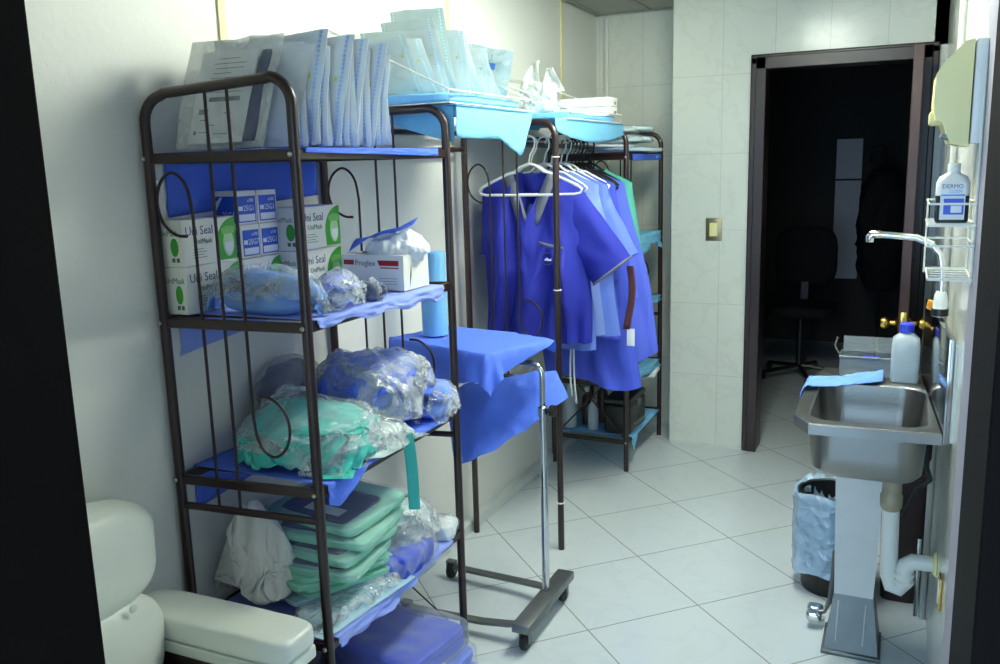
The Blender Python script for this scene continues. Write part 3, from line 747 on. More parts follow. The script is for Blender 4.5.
# ------------------------------------------------------------------ cartons on the second shelf
Z2 = SH[1] + 0.0172
def mask_box(o, lx, ly, h, label, yaw=0.0):
    """carton with its printed long side towards the room (+x) and an end panel towards the camera (-y); o = near room-side bottom corner"""
    t = thing('face_mask_box', o, label, 'box', 'printed mask cartons on the second shelf')
    W = lambda a, b, c: (o[0] + a, o[1] + b, o[2] + c)
    part('carton', MB().box(W(-lx / 2, ly / 2, h / 2), (lx, ly, h), 0.0015, 1), M_card, t)
    # long side
    Mx = frame(W(0.0003, 0, 0), (0, 1, 0), (0, 0, 1))
    g = MB(); poly = [(ly, h), (ly, 0.0), (ly * 0.66, 0.0), (ly * 0.66, h * 0.08)]
    arc = []
    for k in range(13):
        a = PI + PI / 2 * -k / 12; arc.append((ly * 1.0 + ly * 0.38 * math.cos(a), h * 0.38 + h * 0.60 * math.sin(a)))
    g.prism([(ly, 0.004)] + [(ly, h * 0.98)] + list(reversed(arc)) + [(ly * 0.64, 0.004)], 0.0003, Mx)
    part('printed_panel', g, M_green, t)
    g = MB(); Mx2 = frame(W(0.0007, 0, 0), (0, 1, 0), (0, 0, 1)); cx, cy = ly * 0.85, h * 0.40
    g.prism([(cx + ly * 0.105 * math.cos(a * PI / 10), cy + h * 0.30 * math.sin(a * PI / 10)) for a in range(20)], 0.0003, Mx2)
    part('face_print', g, M_palegreen, t)
    g = MB(); Mx3 = frame(W(0.0011, 0, 0), (0, 1, 0), (0, 0, 1))
    g.prism([(cx - ly * 0.12, cy + h * 0.20), (cx + ly * 0.12, cy + h * 0.22), (cx + ly * 0.13, cy + h * 0.36), (cx - ly * 0.02, cy + h * 0.40), (cx - ly * 0.13, cy + h * 0.34)], 0.0003, Mx3)
    part('face_print', g, M_lime, t)
    g = MB(); g.prism([(cx - ly * 0.08, cy + h * 0.02), (cx + ly * 0.085, cy + h * 0.03), (cx + ly * 0.075, cy - h * 0.16), (cx + ly * 0.01, cy - h * 0.27), (cx - ly * 0.07, cy - h * 0.15)], 0.0003, Mx3)
    part('face_print', g, M_whiteink, t)
    g = MB(); add_text(g, 'Uni Seal', h * 0.27, frame(W(0.0008, ly * 0.06, h * 0.66), (0, 1, 0), (0, 0, 1)), 0.95)
    part('lettering', g, M_navyink, t)
    g = MB(); add_text(g, 'UniMask', h * 0.17, frame(W(0.0008, ly * 0.20, h * 0.46), (0, 1, 0), (0, 0, 1)), 0.95); part('lettering', g, M_greenink, t); g = MB()
    for r in range(4): g.prism(rect(ly * (0.20 + 0.05 * (r % 2)), h * 0.012), 0.0003, frame(W(0.0006, ly * 0.17, h * (0.34 - 0.06 * r)), (0, 1, 0), (0, 0, 1)))
    part('lettering', g, M_greenink, t)
    # end panel
    g = MB(); Me = frame(W(-lx, -0.0003, 0), (1, 0, 0), (0, 0, 1)); g.prism(rect(lx * 0.98, h * 0.98, lx * 0.01, h * 0.01), 0.0003, Me)
    part('end_panel', g, M_palegreen if lx > 0.095 else M_card, t)
    g = MB(); add_text(g, 'UniMask', h * 0.17, frame(W(-lx * 0.95, -0.0009, h * 0.66), (1, 0, 0), (0, 0, 1)), 0.9); part('lettering', g, M_greenink, t); g = MB()
    for q in (0, 1): g.prism(rect(lx * 0.13, h * 0.09), 0.0003, frame(W(-lx * (0.48 - 0.19 * q), -0.0007, h * 0.10), (1, 0, 0), (0, 0, 1)))
    part('lettering', g, M_greenink, t)
    g = MB(); g.prism([(lx * (0.66 + 0.17 * math.cos(a * PI / 9)), h * (0.42 + 0.2 * math.sin(a * PI / 9))) for a in range(18)], 0.0003, frame(W(-lx, -0.0007, 0), (1, 0, 0), (0, 0, 1)))
    part('face_print', g, M_green, t)
    return t
mask_box((-1.562, 1.592, Z2), 0.068, 0.200, 0.115, 'green and white mask carton at the bottom of the left stack')
mask_box((-1.560, 1.590, Z2 + 0.1165), 0.074, 0.186, 0.112, 'green and white mask carton on top of the left stack')
mask_box((-1.562, 1.800, Z2), 0.068, 0.150, 0.112, 'green and white mask carton under the blue needle boxes')
mask_box((-1.500, 1.962, Z2), 0.085, 0.190, 0.118, 'green and white mask carton at the bottom of the right stack')
mask_box((-1.498, 1.960, Z2 + 0.1195), 0.088, 0.190, 0.118, 'green and white mask carton on top of the right stack')
def needle_box(o, label, txt='25G1', lx=0.088, ly=0.079, h=0.087, wide=False):
    t = thing('needle_box', o, label, 'box', 'blue needle boxes')
    W = lambda a, b, c: (o[0] + a, o[1] + b, o[2] + c)
    part('carton', MB().box(W(-lx / 2, ly / 2, h / 2), (lx, ly, h), 0.001, 1), M_card, t)
    g = MB(); F = frame(W(0.0003, 0, 0), (0, 1, 0), (0, 0, 1)); g.prism(rect(ly * 0.86, h * 0.78, ly * 0.08, h * 0.06), 0.0003, F)
    part('printed_panel', g, M_blueprint, t)
    g = MB(); g.prism(rect(lx * 0.92, h * 0.80, lx * 0.04, h * 0.05), 0.0003, frame(W(-lx, -0.0003, 0), (1, 0, 0), (0, 0, 1)))
    part('printed_panel', g, M_blueprint, t)
    g = MB(); add_text(g, txt, h * 0.24, frame(W(0.0008, ly * 0.36, h * 0.40), (0, 1, 0), (0, 0, 1)), 0.9)
    part('lettering', g, M_whiteink, t); g = MB(); add_text(g, 'x100', h * 0.15, frame(W(0.0008, ly * 0.56, h * 0.66), (0, 1, 0), (0, 0, 1)), 0.9)
    g.prism(rect(ly * 0.2, h * 0.13, ly * 0.13, h * 0.41), 0.0003, frame(W(0.0006, 0, 0), (0, 1, 0), (0, 0, 1)))
    g.prism(rect(ly * 0.76, h * 0.2, ly * 0.13, h * 0.10), 0.0003, frame(W(0.0006, 0, 0), (0, 1, 0), (0, 0, 1)))
    part('lettering', g, M_whiteink, t); g = MB(); add_text(g, txt, h * 0.24, frame(W(-lx * 0.62, -0.0008, h * 0.22), (1, 0, 0), (0, 0, 1)), 0.9)
    g.prism([(lx * 0.04, h * 0.62), (lx * 0.34, h * 0.82), (lx * 0.44, h * 0.82), (lx * 0.14, h * 0.45), (lx * 0.04, h * 0.45)], 0.0003, frame(W(-lx, -0.0006, 0), (1, 0, 0), (0, 0, 1)))
    part('lettering', g, M_whiteink, t)
    return t
zb = Z2 + 0.1135
needle_box((-1.567, 1.804, zb), 'blue needle box at the left of the lower pair, on the middle mask carton', '25G7', 0.068, 0.074)
needle_box((-1.567, 1.880, zb), 'blue needle box at the right of the lower pair, on the middle mask carton', '25G1', 0.068, 0.078)
needle_box((-1.565, 1.790, zb + 0.0885), 'blue needle box at the left of the upper pair', '25G1', 0.072, 0.082)
needle_box((-1.567, 1.877, zb + 0.0885), 'blue needle box at the right of the upper pair', '25G1', 0.068, 0.080)

# gown in a bag across the front of the second shelf
def bag(name, c, size, fab, film, label, cat, group=None, p=3.5, amp=0.012, sc=9, seed=0.0, R=None, grow=1.06, part_name='folded_fabric', n=24, kind='fold'):
    o = (c[0], c[1], c[2]); t = thing(name, o, label, cat, group)
    part(part_name, soft(MB(), c, size, p, n, amp, sc, seed, R, kind), fab, t, 180)
    if film: part('plastic_wrap', soft(MB(), c, (size[0] * grow + 0.008, size[1] * grow + 0.008, size[2] * grow + 0.008), p * 0.9, n + 4, amp * 0.9, sc * 0.8, seed + 4, R, 'fold'), film, t, 180)
    return t
def wrapped(name, c, size, fab, film, label, cat, seed, rot=0.0, p=3.0, excess=1.25, fexcess=1.3, n=42, extra=None, bump=0.012, fover=1.16, pname='folded_fabric', fstiff=0.02, core=True):
    t = thing(name, c, label, cat)
    part(pname, MB().grid(cover(c, size, p, excess, n, seed, rot, bump, 10, extra=extra)), fab, t, 180, 0.0015, None, 1)
    if core: part('inner_fold', soft(MB(), c, (size[0] * 0.74, size[1] * 0.74, size[2] * 0.66), p, 10, 0.004, 8, seed, Matrix.Rotation(rot, 3, 'Z')), fab, t, 180)
    if film: part('plastic_wrap', MB().grid(cover((c[0], c[1], c[2] + 0.002), (size[0] * 1.02, size[1] * 1.02, size[2] + 0.012), p, fexcess, 46, seed + 3, rot, bump, 10, stiff=fstiff, over=fover, extra=extra)), film, t, 60)
    return t
Rz = lambda a: Matrix.Rotation(math.radians(a), 3, 'Z')
wrapped('bagged_gown', (-1.395, 1.675, Z2), (0.315, 0.10, 0.098), mat('pale_blue_gown_fabric', (118, 160, 226), 0.65), M_film_thin, 'flat light blue gown in clear plastic lying in front of the mask cartons', 'gown', 2, math.radians(3), 3.0, 1.16, 1.24, 44, None, 0.010, 1.08)
wrapped('plastic_bag', (-1.282, 1.81, Z2), (0.105, 0.16, 0.075), mat('violet_blue_tissue', (160, 172, 236), 0.7), M_film, 'crumpled clear plastic bag at the right end of the light blue gown', 'bag', 5, 0.1, 2.4, 1.3, 1.45, 34, None, 0.015, 1.15, 'crumpled_tissue')
bag('bundled_ties', (-1.265, 1.935, Z2), (0.06, 0.045, 0.032), M_navy, M_film_thin, 'small scrunched navy bundle in clear plastic before the open glove box', 'bundle', None, 2.2, 0.012, 30, 7.0)
# glove box
GO = (-1.452, 2.085, Z2)
t = thing('glove_box', GO, 'open white carton with a red stripe, tissues spilling out of its top', 'box')
gx = Vector((0.98, -0.03, 0)).normalized(); gy = Vector((-0.03, 0.98, 0)).normalized(); gy = Vector((0.03, 0.98, 0)).normalized()
GM = Matrix(((gx.x, gy.x, 0, GO[0]), (gx.y, gy.y, 0, GO[1]), (0, 0, 1, GO[2]), (0, 0, 0, 1)))
bw, bd, bh = 0.205, 0.135, 0.098
g = MB()
for c, s in (((bw / 2, bd / 2, 0.001), (bw, bd, 0.002)), ((bw / 2, 0.001, bh / 2), (bw, 0.002, bh)), ((bw / 2, bd - 0.001, bh / 2), (bw, 0.002, bh)), ((0.001, bd / 2, bh / 2), (0.002, bd, bh)), ((bw - 0.001, bd / 2, bh / 2), (0.002, bd, bh)), ((bw / 2, 0.018, bh), (bw, 0.036, 0.0016)), ((bw / 2, bd - 0.018, bh), (bw, 0.036, 0.0016))):
    g.box(GM @ Vector(c), s, 0, 1, GM.to_3x3())
part('carton', g, M_card, t)
F = GM @ frame((0, -0.0004, 0), (1, 0, 0), (0, 0, 1))
g = MB(); g.prism([(bw * 0.60, bh * 0.80), (bw * 0.62, bh * 0.71), (bw * 0.93, bh * 0.71), (bw * 0.93, bh * 0.86), (bw * 0.59, bh * 0.86)], 0.0003, F); g.prism(rect(bw * 0.3, bh * 0.035, bw * 0.63, bh * 0.63), 0.0003, F)
g.prism(rect(bw * 0.17, bh * 0.14, bw * 0.03, bh * 0.72), 0.0003, F); part('red_stripe', g, M_red, t)
g = MB(); add_text(g, 'Proglex', bh * 0.24, GM @ frame((bw * 0.22, -0.0008, bh * 0.70), (1, 0, 0), (0, 0, 1)), 0.95); part('lettering', g, M_greyink, t); g = MB()
for r in range(3): g.prism(rect(bw * 0.3, bh * 0.012, bw * 0.6, bh * (0.34 - 0.08 * r)), 0.0003, F)
part('lettering', g, M_greyink, t)
g = MB(); g.prism([(0.03, bh * 0.1), (0.036, bh * 0.5), (0.042, bh * 0.75), (0.04, bh * 0.4)], 0.0003, GM @ frame((bw + 0.0004, 0, 0), (0, 1, 0), (0, 0, 1))); part('perforated_slot', g, M_darkink, t)
a = np.array([[(-0.095 + 0.20 * u - 0.01 * v, 0.03 + 0.07 * v + 0.008 * math.sin(7 * u), 0.002 + 0.085 * u + 0.012 * math.sin(3 * v + u * 4) + 0.03 * v * (1 - u)) for u in np.linspace(0, 1, 14)] for v in np.linspace(0, 1, 8)])
a = np.array([[tuple(GM @ Vector((p_[0] + 0.10, p_[1], p_[2] + bh + 0.004))) for p_ in r] for r in a])
single('folded_wipe', MB().grid(a), M_sheet, 'blue wipe sticking up out of the open white carton', 'wipe', None, 180, 0.0015)
single('crumpled_tissue', soft(MB(), GM @ Vector((0.145, 0.07, bh - 0.02)), (0.13, 0.07, 0.062), 2.0, 30, 0.020, 20, 3.0, Rz(10), 'fold'), M_paper, 'crumpled white tissue bulging from the open carton beside the blue wipe', 'tissue', None, 180)

# ------------------------------------------------------------------ third shelf
Z3 = SH[2] + 0.0172
def roll_ridges(x, y):
    dx, dy = x + 0.05, (y - 0.01) * 1.25; r = math.hypot(dx, dy); a_ = math.atan2(dy, dx)
    return 0.035 * math.exp(-(r / 0.075) ** 2) + 0.020 * math.sin(r * 190 - a_) * math.exp(-(r / 0.085) ** 4)
t = wrapped('bagged_drape', (-1.395, 1.815, Z3), (0.35, 0.33, 0.115), M_teal, M_film_thin, 'bulging teal surgical drape bundle in clear plastic on the third shelf', 'drape bundle', 11, math.radians(10), 2.8, 1.26, 1.30, 50, roll_ridges, 0.02, 1.14, 'rolled_drape')
P = np.array([[(-1.2125 + 0.030 * u + 0.004 * math.sin(v * 4), 1.965 + 0.012 * u + 0.03 * v, Z3 + 0.035 - max(0, v - 0.05) * 0.25) for u in np.linspace(0, 1, 5)] for v in np.linspace(0, 1, 14)])
part('tie_strap', MB().grid(P), M_teal, t, 180, 0.0015)
wrapped('plastic_bag', (-1.262, 1.915, Z3 - 0.002), (0.13, 0.24, 0.06), mat('pale_green_print_film', (206, 228, 220), 0.5), M_film, 'clear plastic bag spilling over the front of the third shelf', 'bag', 13, math.radians(-4), 2.4, 1.3, 1.4, 34, None, 0.012, 1.2, 'folded_wrap')
wrapped('bagged_gown', (-1.385, 2.115, Z3 + 0.0), (0.36, 0.34, 0.20), M_packblue, M_film, 'large crumpled blue gown bundle in clear plastic at the far end of the third shelf', 'gown', 17, math.radians(-8), 2.6, 1.24, 1.34, 48, None, 0.03, 1.14, 'folded_gown')
wrapped('bagged_gown', (-1.262, 2.235, Z3 + 0.0), (0.15, 0.20, 0.10), mat('cornflower_gown_fabric', (96, 140, 236), 0.65), M_film_thin, 'bright blue sleeve-like bundle in plastic drooping off the far front corner', 'gown', 19, math.radians(20), 2.4, 1.2, 1.3, 34, None, 0.015, 1.1, 'folded_gown')
bag('bagged_cloth', (-1.575, 1.96, Z3), (0.10, 0.20, 0.19), M_navy, M_film_thin, 'dark navy cloth in clear plastic standing behind the teal bundle', 'bundle', None, 3, 0.012, 9, 23.0, Rz(3))

# ------------------------------------------------------------------ lowest shelf
Z4 = SH[3] + 0.0172
t = thing('plastic_bag', (-1.525, 1.665, Z4), 'crumpled white carrier bag bulging beside the near left post on the lowest shelf', 'bag')
part('bag_body', MB().grid(cover((-1.515, 1.70, Z4 + 0.012), (0.235, 0.155, 0.255), 1.7, 1.48, 58, 29, math.radians(12), 0.075, 15, stiff=0.03, slack=0.02)), mat('white_carrier_plastic', (230, 232, 226), 0.38), t, 180, 0.0008, None, 1)
part('bag_filling', soft(MB(), (-1.515, 1.70, Z4 + 0.012), (0.11, 0.07, 0.12), 2.2, 14, 0.01, 8, 29.0), M_paper, t, 180)
def flat_pack(c, size, rot, tilt, outer, inner, label, seed, lab=True):
    t = thing('surgical_pack', (0, 0, 0), label, 'pack', 'flat drape packs on the lowest shelf')
    part('folded_drape', soft(MB(), (0, 0, 0), size, 14, 14, 0.004, 10, seed), outer, t, 60)
    if inner:
        g = MB(); nx_, ny_ = 9, 7; w_, h_ = size[0] * 0.76, size[1] * 0.66
        part('navy_towel', soft(MB(), (0.0, -0.022, size[2] * 0.72), (w_, h_, size[2] * 0.55), 14, 10, 0.002, 10, seed + 1), inner, t, 60)
        part('paper_label', MB().prism(rect(size[0] * 0.40, size[1] * 0.15), 0.0008, frame((-size[0] * 0.14, -size[1] * 0.34, size[2] * 1.31), (1, 0, 0), (0, 1, 0.0))), M_tealpaper, t)
        part('plastic_wrap', MB().grid(np.array([[((u - 0.5) * size[0] * 1.08, (v - 0.5) * size[1] * 1.10, size[2] * 1.42 - 0.014 * max(0, max(abs(2 * u - 1), abs(2 * v - 1)) - 0.75) * 3 + 0.002 * fbm((u * 0.3, v * 0.3, 0), 14, 2, seed)) for u in np.linspace(0, 1, 16)] for v in np.linspace(0, 1, 14)])), M_film_flat, t, 180)
    t.location = c; t.rotation_euler = (math.radians(tilt[0]), math.radians(tilt[1]), math.radians(rot))
    return t
zz = Z4
for i in range(11):
    th = 0.014
    if i == 0: lay = (M_navy, None, 'dark navy pack at the very bottom of the stack on the lowest shelf', 8)
    elif i < 3: lay = (mat('pale_blue_drape', (170, 206, 222), 0.6), None, 'pale blue flat pack, %s from the bottom of the stack on the lowest shelf' % ordn(i), -16 - 5 * i)
    elif i < 7: lay = (M_mint, None, 'mint green flat pack, %s from the bottom of the stack on the lowest shelf' % ordn(i), -24 + 3 * math.sin(i * 2.0))
    else: lay = (M_mint, M_navy, 'mint pack with navy towel and white label, %s from the top of the stack' % ordn(10 - i), 14 - 9 * (i - 7)); th = 0.023
    up = i > 6
    flat_pack(((-1.385 + 0.008 * math.sin(i * 2.3)) if up else (-1.425 + 0.008 * math.sin(i * 2.3)), (1.885 + 0.026 * (i - 9.2)) if up else (1.865 + 0.010 * math.cos(i * 1.7)), zz + (0.004 if up else 0)), (0.31, 0.245, th) if up else (0.29 + 0.02 * math.sin(i * 3), 0.285 - 0.015 * math.cos(i * 2.1), th), [6, -3, 4, -7][i - 7] if up else lay[3], [(3, 2), (4, 1), (4, 2), (6, 1)][i - 7] if up else (-1, 1), lay[0], lay[1], lay[2], 40.0 + i)
    zz += th * (1.04 if i < 7 else 1.5)
wrapped('plastic_bag', (-1.315, 2.12, Z4 + 0.012), (0.18, 0.23, 0.145), mat('pale_teal_wrap', (206, 226, 230), 0.5), M_film, 'puffed clear plastic bag of pale drapes at the far end of the lowest shelf', 'bag', 61, math.radians(-6), 2.5, 1.2, 1.36, 36, None, 0.012, 1.14, 'folded_drape')
bag('bagged_gown', (-1.255, 2.03, Z4), (0.075, 0.22, 0.06), M_packdeep, M_film_thin, 'deep blue folded gown under the puffed clear bag on the lowest shelf', 'gown', None, 3, 0.012, 10, 63.0, Rz(-4))
bag('paper_pack', (-1.268, 2.262, Z4), (0.085, 0.085, 0.045), M_paper, M_film_thin, 'small white folded paper pack by the far front post on the lowest shelf', 'pack', None, 5, 0.006, 20, 65.0, Rz(12))
wrapped('bagged_drape', (-1.295, 1.80, Z4), (0.13, 0.32, 0.022), mat('pale_blue_drape', (170, 206, 222), 0.6), M_film, 'flat pale blue drape in plastic along the front edge of the lowest shelf', 'drape bundle', 67, math.radians(-6), 5, 1.06, 1.25, 34, None, 0.003, 1.1, core=False)

# ------------------------------------------------------------------ packs on the floor
def layered(c, size, n, fab, label, seed, R):
    t = thing('bagged_gown', c, label, 'gown', 'blue gown packs on the floor')
    h = size[2] / n
    for k in range(n):
        part('folded_layer', soft(MB(), (c[0] + 0.006 * math.sin(seed + k * 2), c[1] + 0.005 * math.cos(k * 3), c[2] + k * h), (size[0] - 0.008 * (k % 2), size[1] - 0.006 * (k % 3), h * 0.97), 12, 18, 0.004, 9, seed + k, R), fab, t, 60)
    part('plastic_wrap', soft(MB(), c, (size[0] * 1.04, size[1] * 1.04, size[2] + 0.018), 9, 24, 0.004, 12, seed + 9, R, 'fold'), M_film_flat, t, 180)
    return t
layered((-1.315, 2.07, 0.0), (0.37, 0.30, 0.085), 3, M_packblue, 'lower blue bagged gown on the floor under the near rack', 71.0, Rz(-4))
t = layered((-1.335, 2.075, 0.097), (0.35, 0.29, 0.062), 2, M_packdeep, 'upper blue bagged gown with black printing, on the floor under the near rack', 73.0, Rz(-8))
for w_, dx in (('Bata', 0.0), ('Desechable', 0.058)):
    g = MB(); add_text(g, w_, 0.024, frame((-1.44 + dx, 2.165 - 0.14 * dx, 0.1785), (1, -0.14, 0), (0.14, 1, 0)), 0.95); part('lettering', g, M_darkink, t)
single('dark_bag', soft(MB(), (-1.50, 1.76, 0.0), (0.20, 0.24, 0.26), 3, 18, 0.02, 8, 75.0), mat('black_bag_plastic', (22, 24, 30), 0.3), 'black plastic bag on the floor behind the armchair', 'bag', None, 180)
# ------------------------------------------------------------------ instrument stand with drapes
MO = (-1.045, 2.545, 0.0)
t = thing('instrument_stand', MO, 'wheeled chrome instrument stand with a U-shaped grey base beside the near rack', 'stand')
g = MB(); b = bmesh.new(); bmesh.ops.create_cube(b, size=1)
part('base_bar', MB().box((-1.035, 2.545, 0.088), (0.062, 0.42, 0.03), 0.004, 2), M_dullsteel, t)
for y0, y1 in ((2.405, 2.40), (2.66, 2.735)):
    g = MB(); P = []
    for k, (x, z) in enumerate(((-1.05, 0.068), (-1.10, 0.055), (-1.20, 0.045), (-1.50, 0.040))):
        f = k / 3.0; y = y0 + (y1 - y0) * f; P.append([(x, y - 0.016, z), (x, y + 0.016, z), (x, y + 0.016, z + 0.01), (x, y - 0.016, z + 0.01), (x, y - 0.016, z)])
    g.grid(np.array(P), False); part('leg', g, M_dullsteel, t)
for (x, y) in ((-1.035, 2.375), (-1.035, 2.722), (-1.49, 2.40), (-1.49, 2.735)):
    z = 0.032; w = MB().lathe([(0.010, -0.011), (0.028, -0.011), (0.032, -0.007), (0.032, 0.007), (0.028, 0.011), (0.010, 0.011)], (x, y, z), 20, Matrix.Rotation(PI / 2, 4, 'Y'))
    c = part('caster_wheel', w, M_rubber, t)
    g = MB().box((x - 0.016, y, 0.044), (0.003, 0.022, 0.04)).box((x + 0.016, y, 0.044), (0.003, 0.022, 0.04)).box((x, y, 0.066), (0.036, 0.026, 0.006))
    part('caster_fork', g, M_dullsteel, c)
part('pole', MB().tube([(-1.045, 2.585, 0.10), (-1.045, 2.585, 0.745)], 0.0125, 14), M_chrome, t, 60)
part('pole', MB().tube([(-1.045, 2.585, 0.74), (-1.045, 2.585, 0.855), (-1.048, 2.585, 0.874), (-1.058, 2.586, 0.888), (-1.075, 2.588, 0.896), (-1.10, 2.59, 0.897), (-1.46, 2.65, 0.897)], 0.0095, 12), M_chrome, t, 60)
part('pole_collar', MB().lathe([(0.0125, 0.72), (0.0165, 0.722), (0.0165, 0.752), (0.0125, 0.756)], (-1.045, 2.585, 0), 16), M_chrome, t)
part('clamp_knob', MB().lathe([(0.006, 0), (0.006, 0.012), (0.019, 0.014), (0.021, 0.02), (0.019, 0.032), (0, 0.034)], (-1.033, 2.585, 0.742), 14, Matrix.Rotation(PI / 2, 4, 'Y')), M_black, t)
TC = Vector((-1.325, 2.63, 0)); TR = math.radians(-20)
TM = Matrix.Translation(TC) @ Matrix.Rotation(TR, 4, 'Z')
def local_poly(P): return np.array([[tuple(TM @ Vector(p)) for p in r] for r in P])
tw, td = 0.47, 0.31
def rrect(w, h, r, z, n=6):
    out = []
    for cx, cy, a0 in ((w / 2 - r, h / 2 - r, 0), (-w / 2 + r, h / 2 - r, 90), (-w / 2 + r, -h / 2 + r, 180), (w / 2 - r, -h / 2 + r, 270)):
        for k in range(n + 1): a = math.radians(a0 + 90 * k / n); out.append((cx + r * math.cos(a), cy + r * math.sin(a), z))
    return out
def loft(loops, M=None, cap_first=False, cap_last=True):
    g = MB(); n = len(loops[0]); vs = [M @ Vector(p) if M is not None else Vector(p) for l in loops for p in l]; fs = []
    for i in range(len(loops) - 1):
        for k in range(n): fs.append((i * n + k, i * n + (k + 1) % n, (i + 1) * n + (k + 1) % n, (i + 1) * n + k))
    if cap_first: fs.append(tuple(range(n)))
    if cap_last: fs.append(tuple((len(loops) - 1) * n + k for k in range(n)))
    g.add(vs, fs); return g
tray = loft([rrect(tw, td, 0.06, 0.948), rrect(tw + 0.012, td + 0.012, 0.062, 0.944), rrect(tw - 0.02, td - 0.02, 0.055, 0.940), rrect(tw - 0.05, td - 0.05, 0.05, 0.908)], TM)
single('steel_tray', tray, M_steel, 'shallow stainless steel tray under the blue drape on the instrument stand', 'tray', None, 50, 0.0015)
# the drape thrown over the tray, solved in the tray's own frame
P0 = sheet_pts((0.012, -0.055), 0.545, 0.42, 38, 30, 0.966, math.radians(11))
P0[..., 2] += 0.012 * np.sin(P0[..., 0] * 9) * np.sin(P0[..., 1] * 11 + 1)
P = cloth(P0, [((-tw / 2 - 0.008, -td / 2 - 0.008, 0.84), (tw / 2 + 0.008, td / 2 + 0.010, 0.955))], steps=60, stiff=0.5, seed=9, rough=0.004)
P = local_poly(P)
wall_m = P[..., 0] < XL + 0.006; P[..., 0][wall_m] = XL + 0.006
drape('instrument_drape', P, M_sheet, 'blue drape spread over the instrument stand tray, one corner hanging down', 'drape', None, 2)
# second drape, slung under the tray
a, b, c, d = Vector((-0.991, 2.70, 0.762)), Vector((-1.075, 2.80, 0.822)), Vector((-1.47, 2.72, 0.74)), Vector((-1.308, 2.455, 0.548))
P = []
for j, v in enumerate(np.linspace(0, 1, 22)):
    row = []
    for u in np.linspace(0, 1, 30):
        p = a.lerp(d, u).lerp(b.lerp(c, u), v)
        sag = -0.03 * math.sin(PI * u) * (1 - v) + 0.012 * fold((p.x, p.y, p.z), 6, 3, 4.0) * min(1, 4 * u + 0.3)
        row.append((p.x, p.y - 0.012 * fold((p.x, p.y, p.z), 5, 2, 6.0), p.z + sag))
    P.append(row)
drape('instrument_drape', np.array(P), mat('bright_blue_drape_fabric', (84, 124, 240), 0.7, bump=0.25, bscale=220), 'blue drape slung beneath the instrument stand tray, sloping to the near rack', 'drape', None, 1)
t = thing('paper_roll', (-1.455, 2.62, 0.9665), 'light blue roll of wrapping paper standing on the draped tray', 'roll')
part('wound_paper', MB().lathe([(0.012, 0.002), (0.044, 0.0), (0.044, 0.285), (0.012, 0.283), (0.011, 0.20)], (-1.455, 2.62, 0.9665), 28, cap=False), mat('light_blue_wrap_paper', (120, 186, 238), 0.55), t, 60)

# ------------------------------------------------------------------ wire baskets along the top
def basket(x0, x1, y0, y1, z, zb, label):
    t = thing('wire_basket', ((x0 + x1) / 2, (y0 + y1) / 2, z), label, 'basket', 'white wire baskets on the racks')
    r = 0.0024; zf = z + 0.036
    part('front_rim', MB().tube([(x1, y0, z), (x1, y1, z), (x1, y1, zf), (x1, y0, zf)], r, 8, True), M_whitewire, t, 60)
    part('back_rim', MB().tube([(x0, y0 + 0.03, z), (x0, y1, z), (x0, y1, zb), (x0, y0 + 0.03, zb)], r, 8, True), M_whitewire, t, 60)
    for y in (y0, y1): part('side_wire', MB().tube([(x0, y + (0.03 if y == y0 else 0), zb), (x1, y, zf)], r, 8), M_whitewire, t, 60)
    for k in range(9):
        f = k / 8.0; part('bottom_wire', MB().tube([(x0, y0 + 0.03 + (y1 - y0 - 0.03) * f, z), (x1, y0 + (y1 - y0) * f, z)], 0.0016, 6), M_whitewire, t, 60)
    return t
BZ1, BZ2 = 1.7165, 1.7065
basket(-1.62, -1.194, 2.285, 2.895, BZ1, 1.955, 'white wire basket bridging the two racks, full of wrapped pouches')
basket(-1.62, -1.194, 3.27, 3.975, BZ2, 1.91, 'white wire basket above the hanging garments, holding white boxes')
P = lined(BZ1 - 0.003, -1.615, -1.204, 2.345, 2.96, lambda v: 0.095 + 0.055 * max(0, 1 - abs(v - 0.74) / 0.24) - 0.13 * max(0, v - 0.8) / 0.2, lambda v: 0.012, 21, wav=0.004)
drape('basket_drape', P, M_sheetsky, 'sky blue sheet hanging in a point below the basket that bridges the racks', 'drape', 'sheets under the wire baskets', sub=0)
P = lined(BZ2 - 0.003, -1.615, -1.204, 3.15, 4.03, lambda v: 0.05 + 0.035 * math.sin(v * 3.1), lambda v: 0.012, 22, wav=0.004)
drape('basket_drape', P, M_sheetsky, 'sky blue sheet hanging below the basket above the garments', 'drape', 'sheets under the wire baskets', sub=0)
P = [[(-1.50 + 0.286 * u, 2.352 - 0.003 * math.sin(u * 6), BZ1 - 0.004 - v * (0.015 + 0.095 * u ** 0.8)) for u in np.linspace(0, 1, 14)] for v in np.linspace(0, 1, 8)]
drape('basket_drape', np.array(P), M_sheetsky, 'sky blue sheet end hanging just inside the far arch of the near rack', 'drape', 'sheets under the wire baskets')
def liner(x0, x1, y0, y1, z, h, label, seed):
    return single('folded_sheet', soft(MB(), ((x0 + x1) / 2, (y0 + y1) / 2, z), (x1 - x0, y1 - y0, h), 8, 22, 0.005, 8, seed), mat('pale_sky_drape_fabric', (120, 190, 236), 0.75, bump=0.25, bscale=220), label, 'drape', None, 60)
liner(-1.60, -1.205, 2.30, 2.885, BZ1 + 0.004, 0.028, 'folded sky blue sheet lining the bottom of the near wire basket', 81.0)
liner(-1.60, -1.205, 3.285, 3.965, BZ2 + 0.004, 0.022, 'folded sky blue sheet lining the bottom of the far wire basket', 82.0)
GP = 'wrapped pouches standing in the near wire basket'
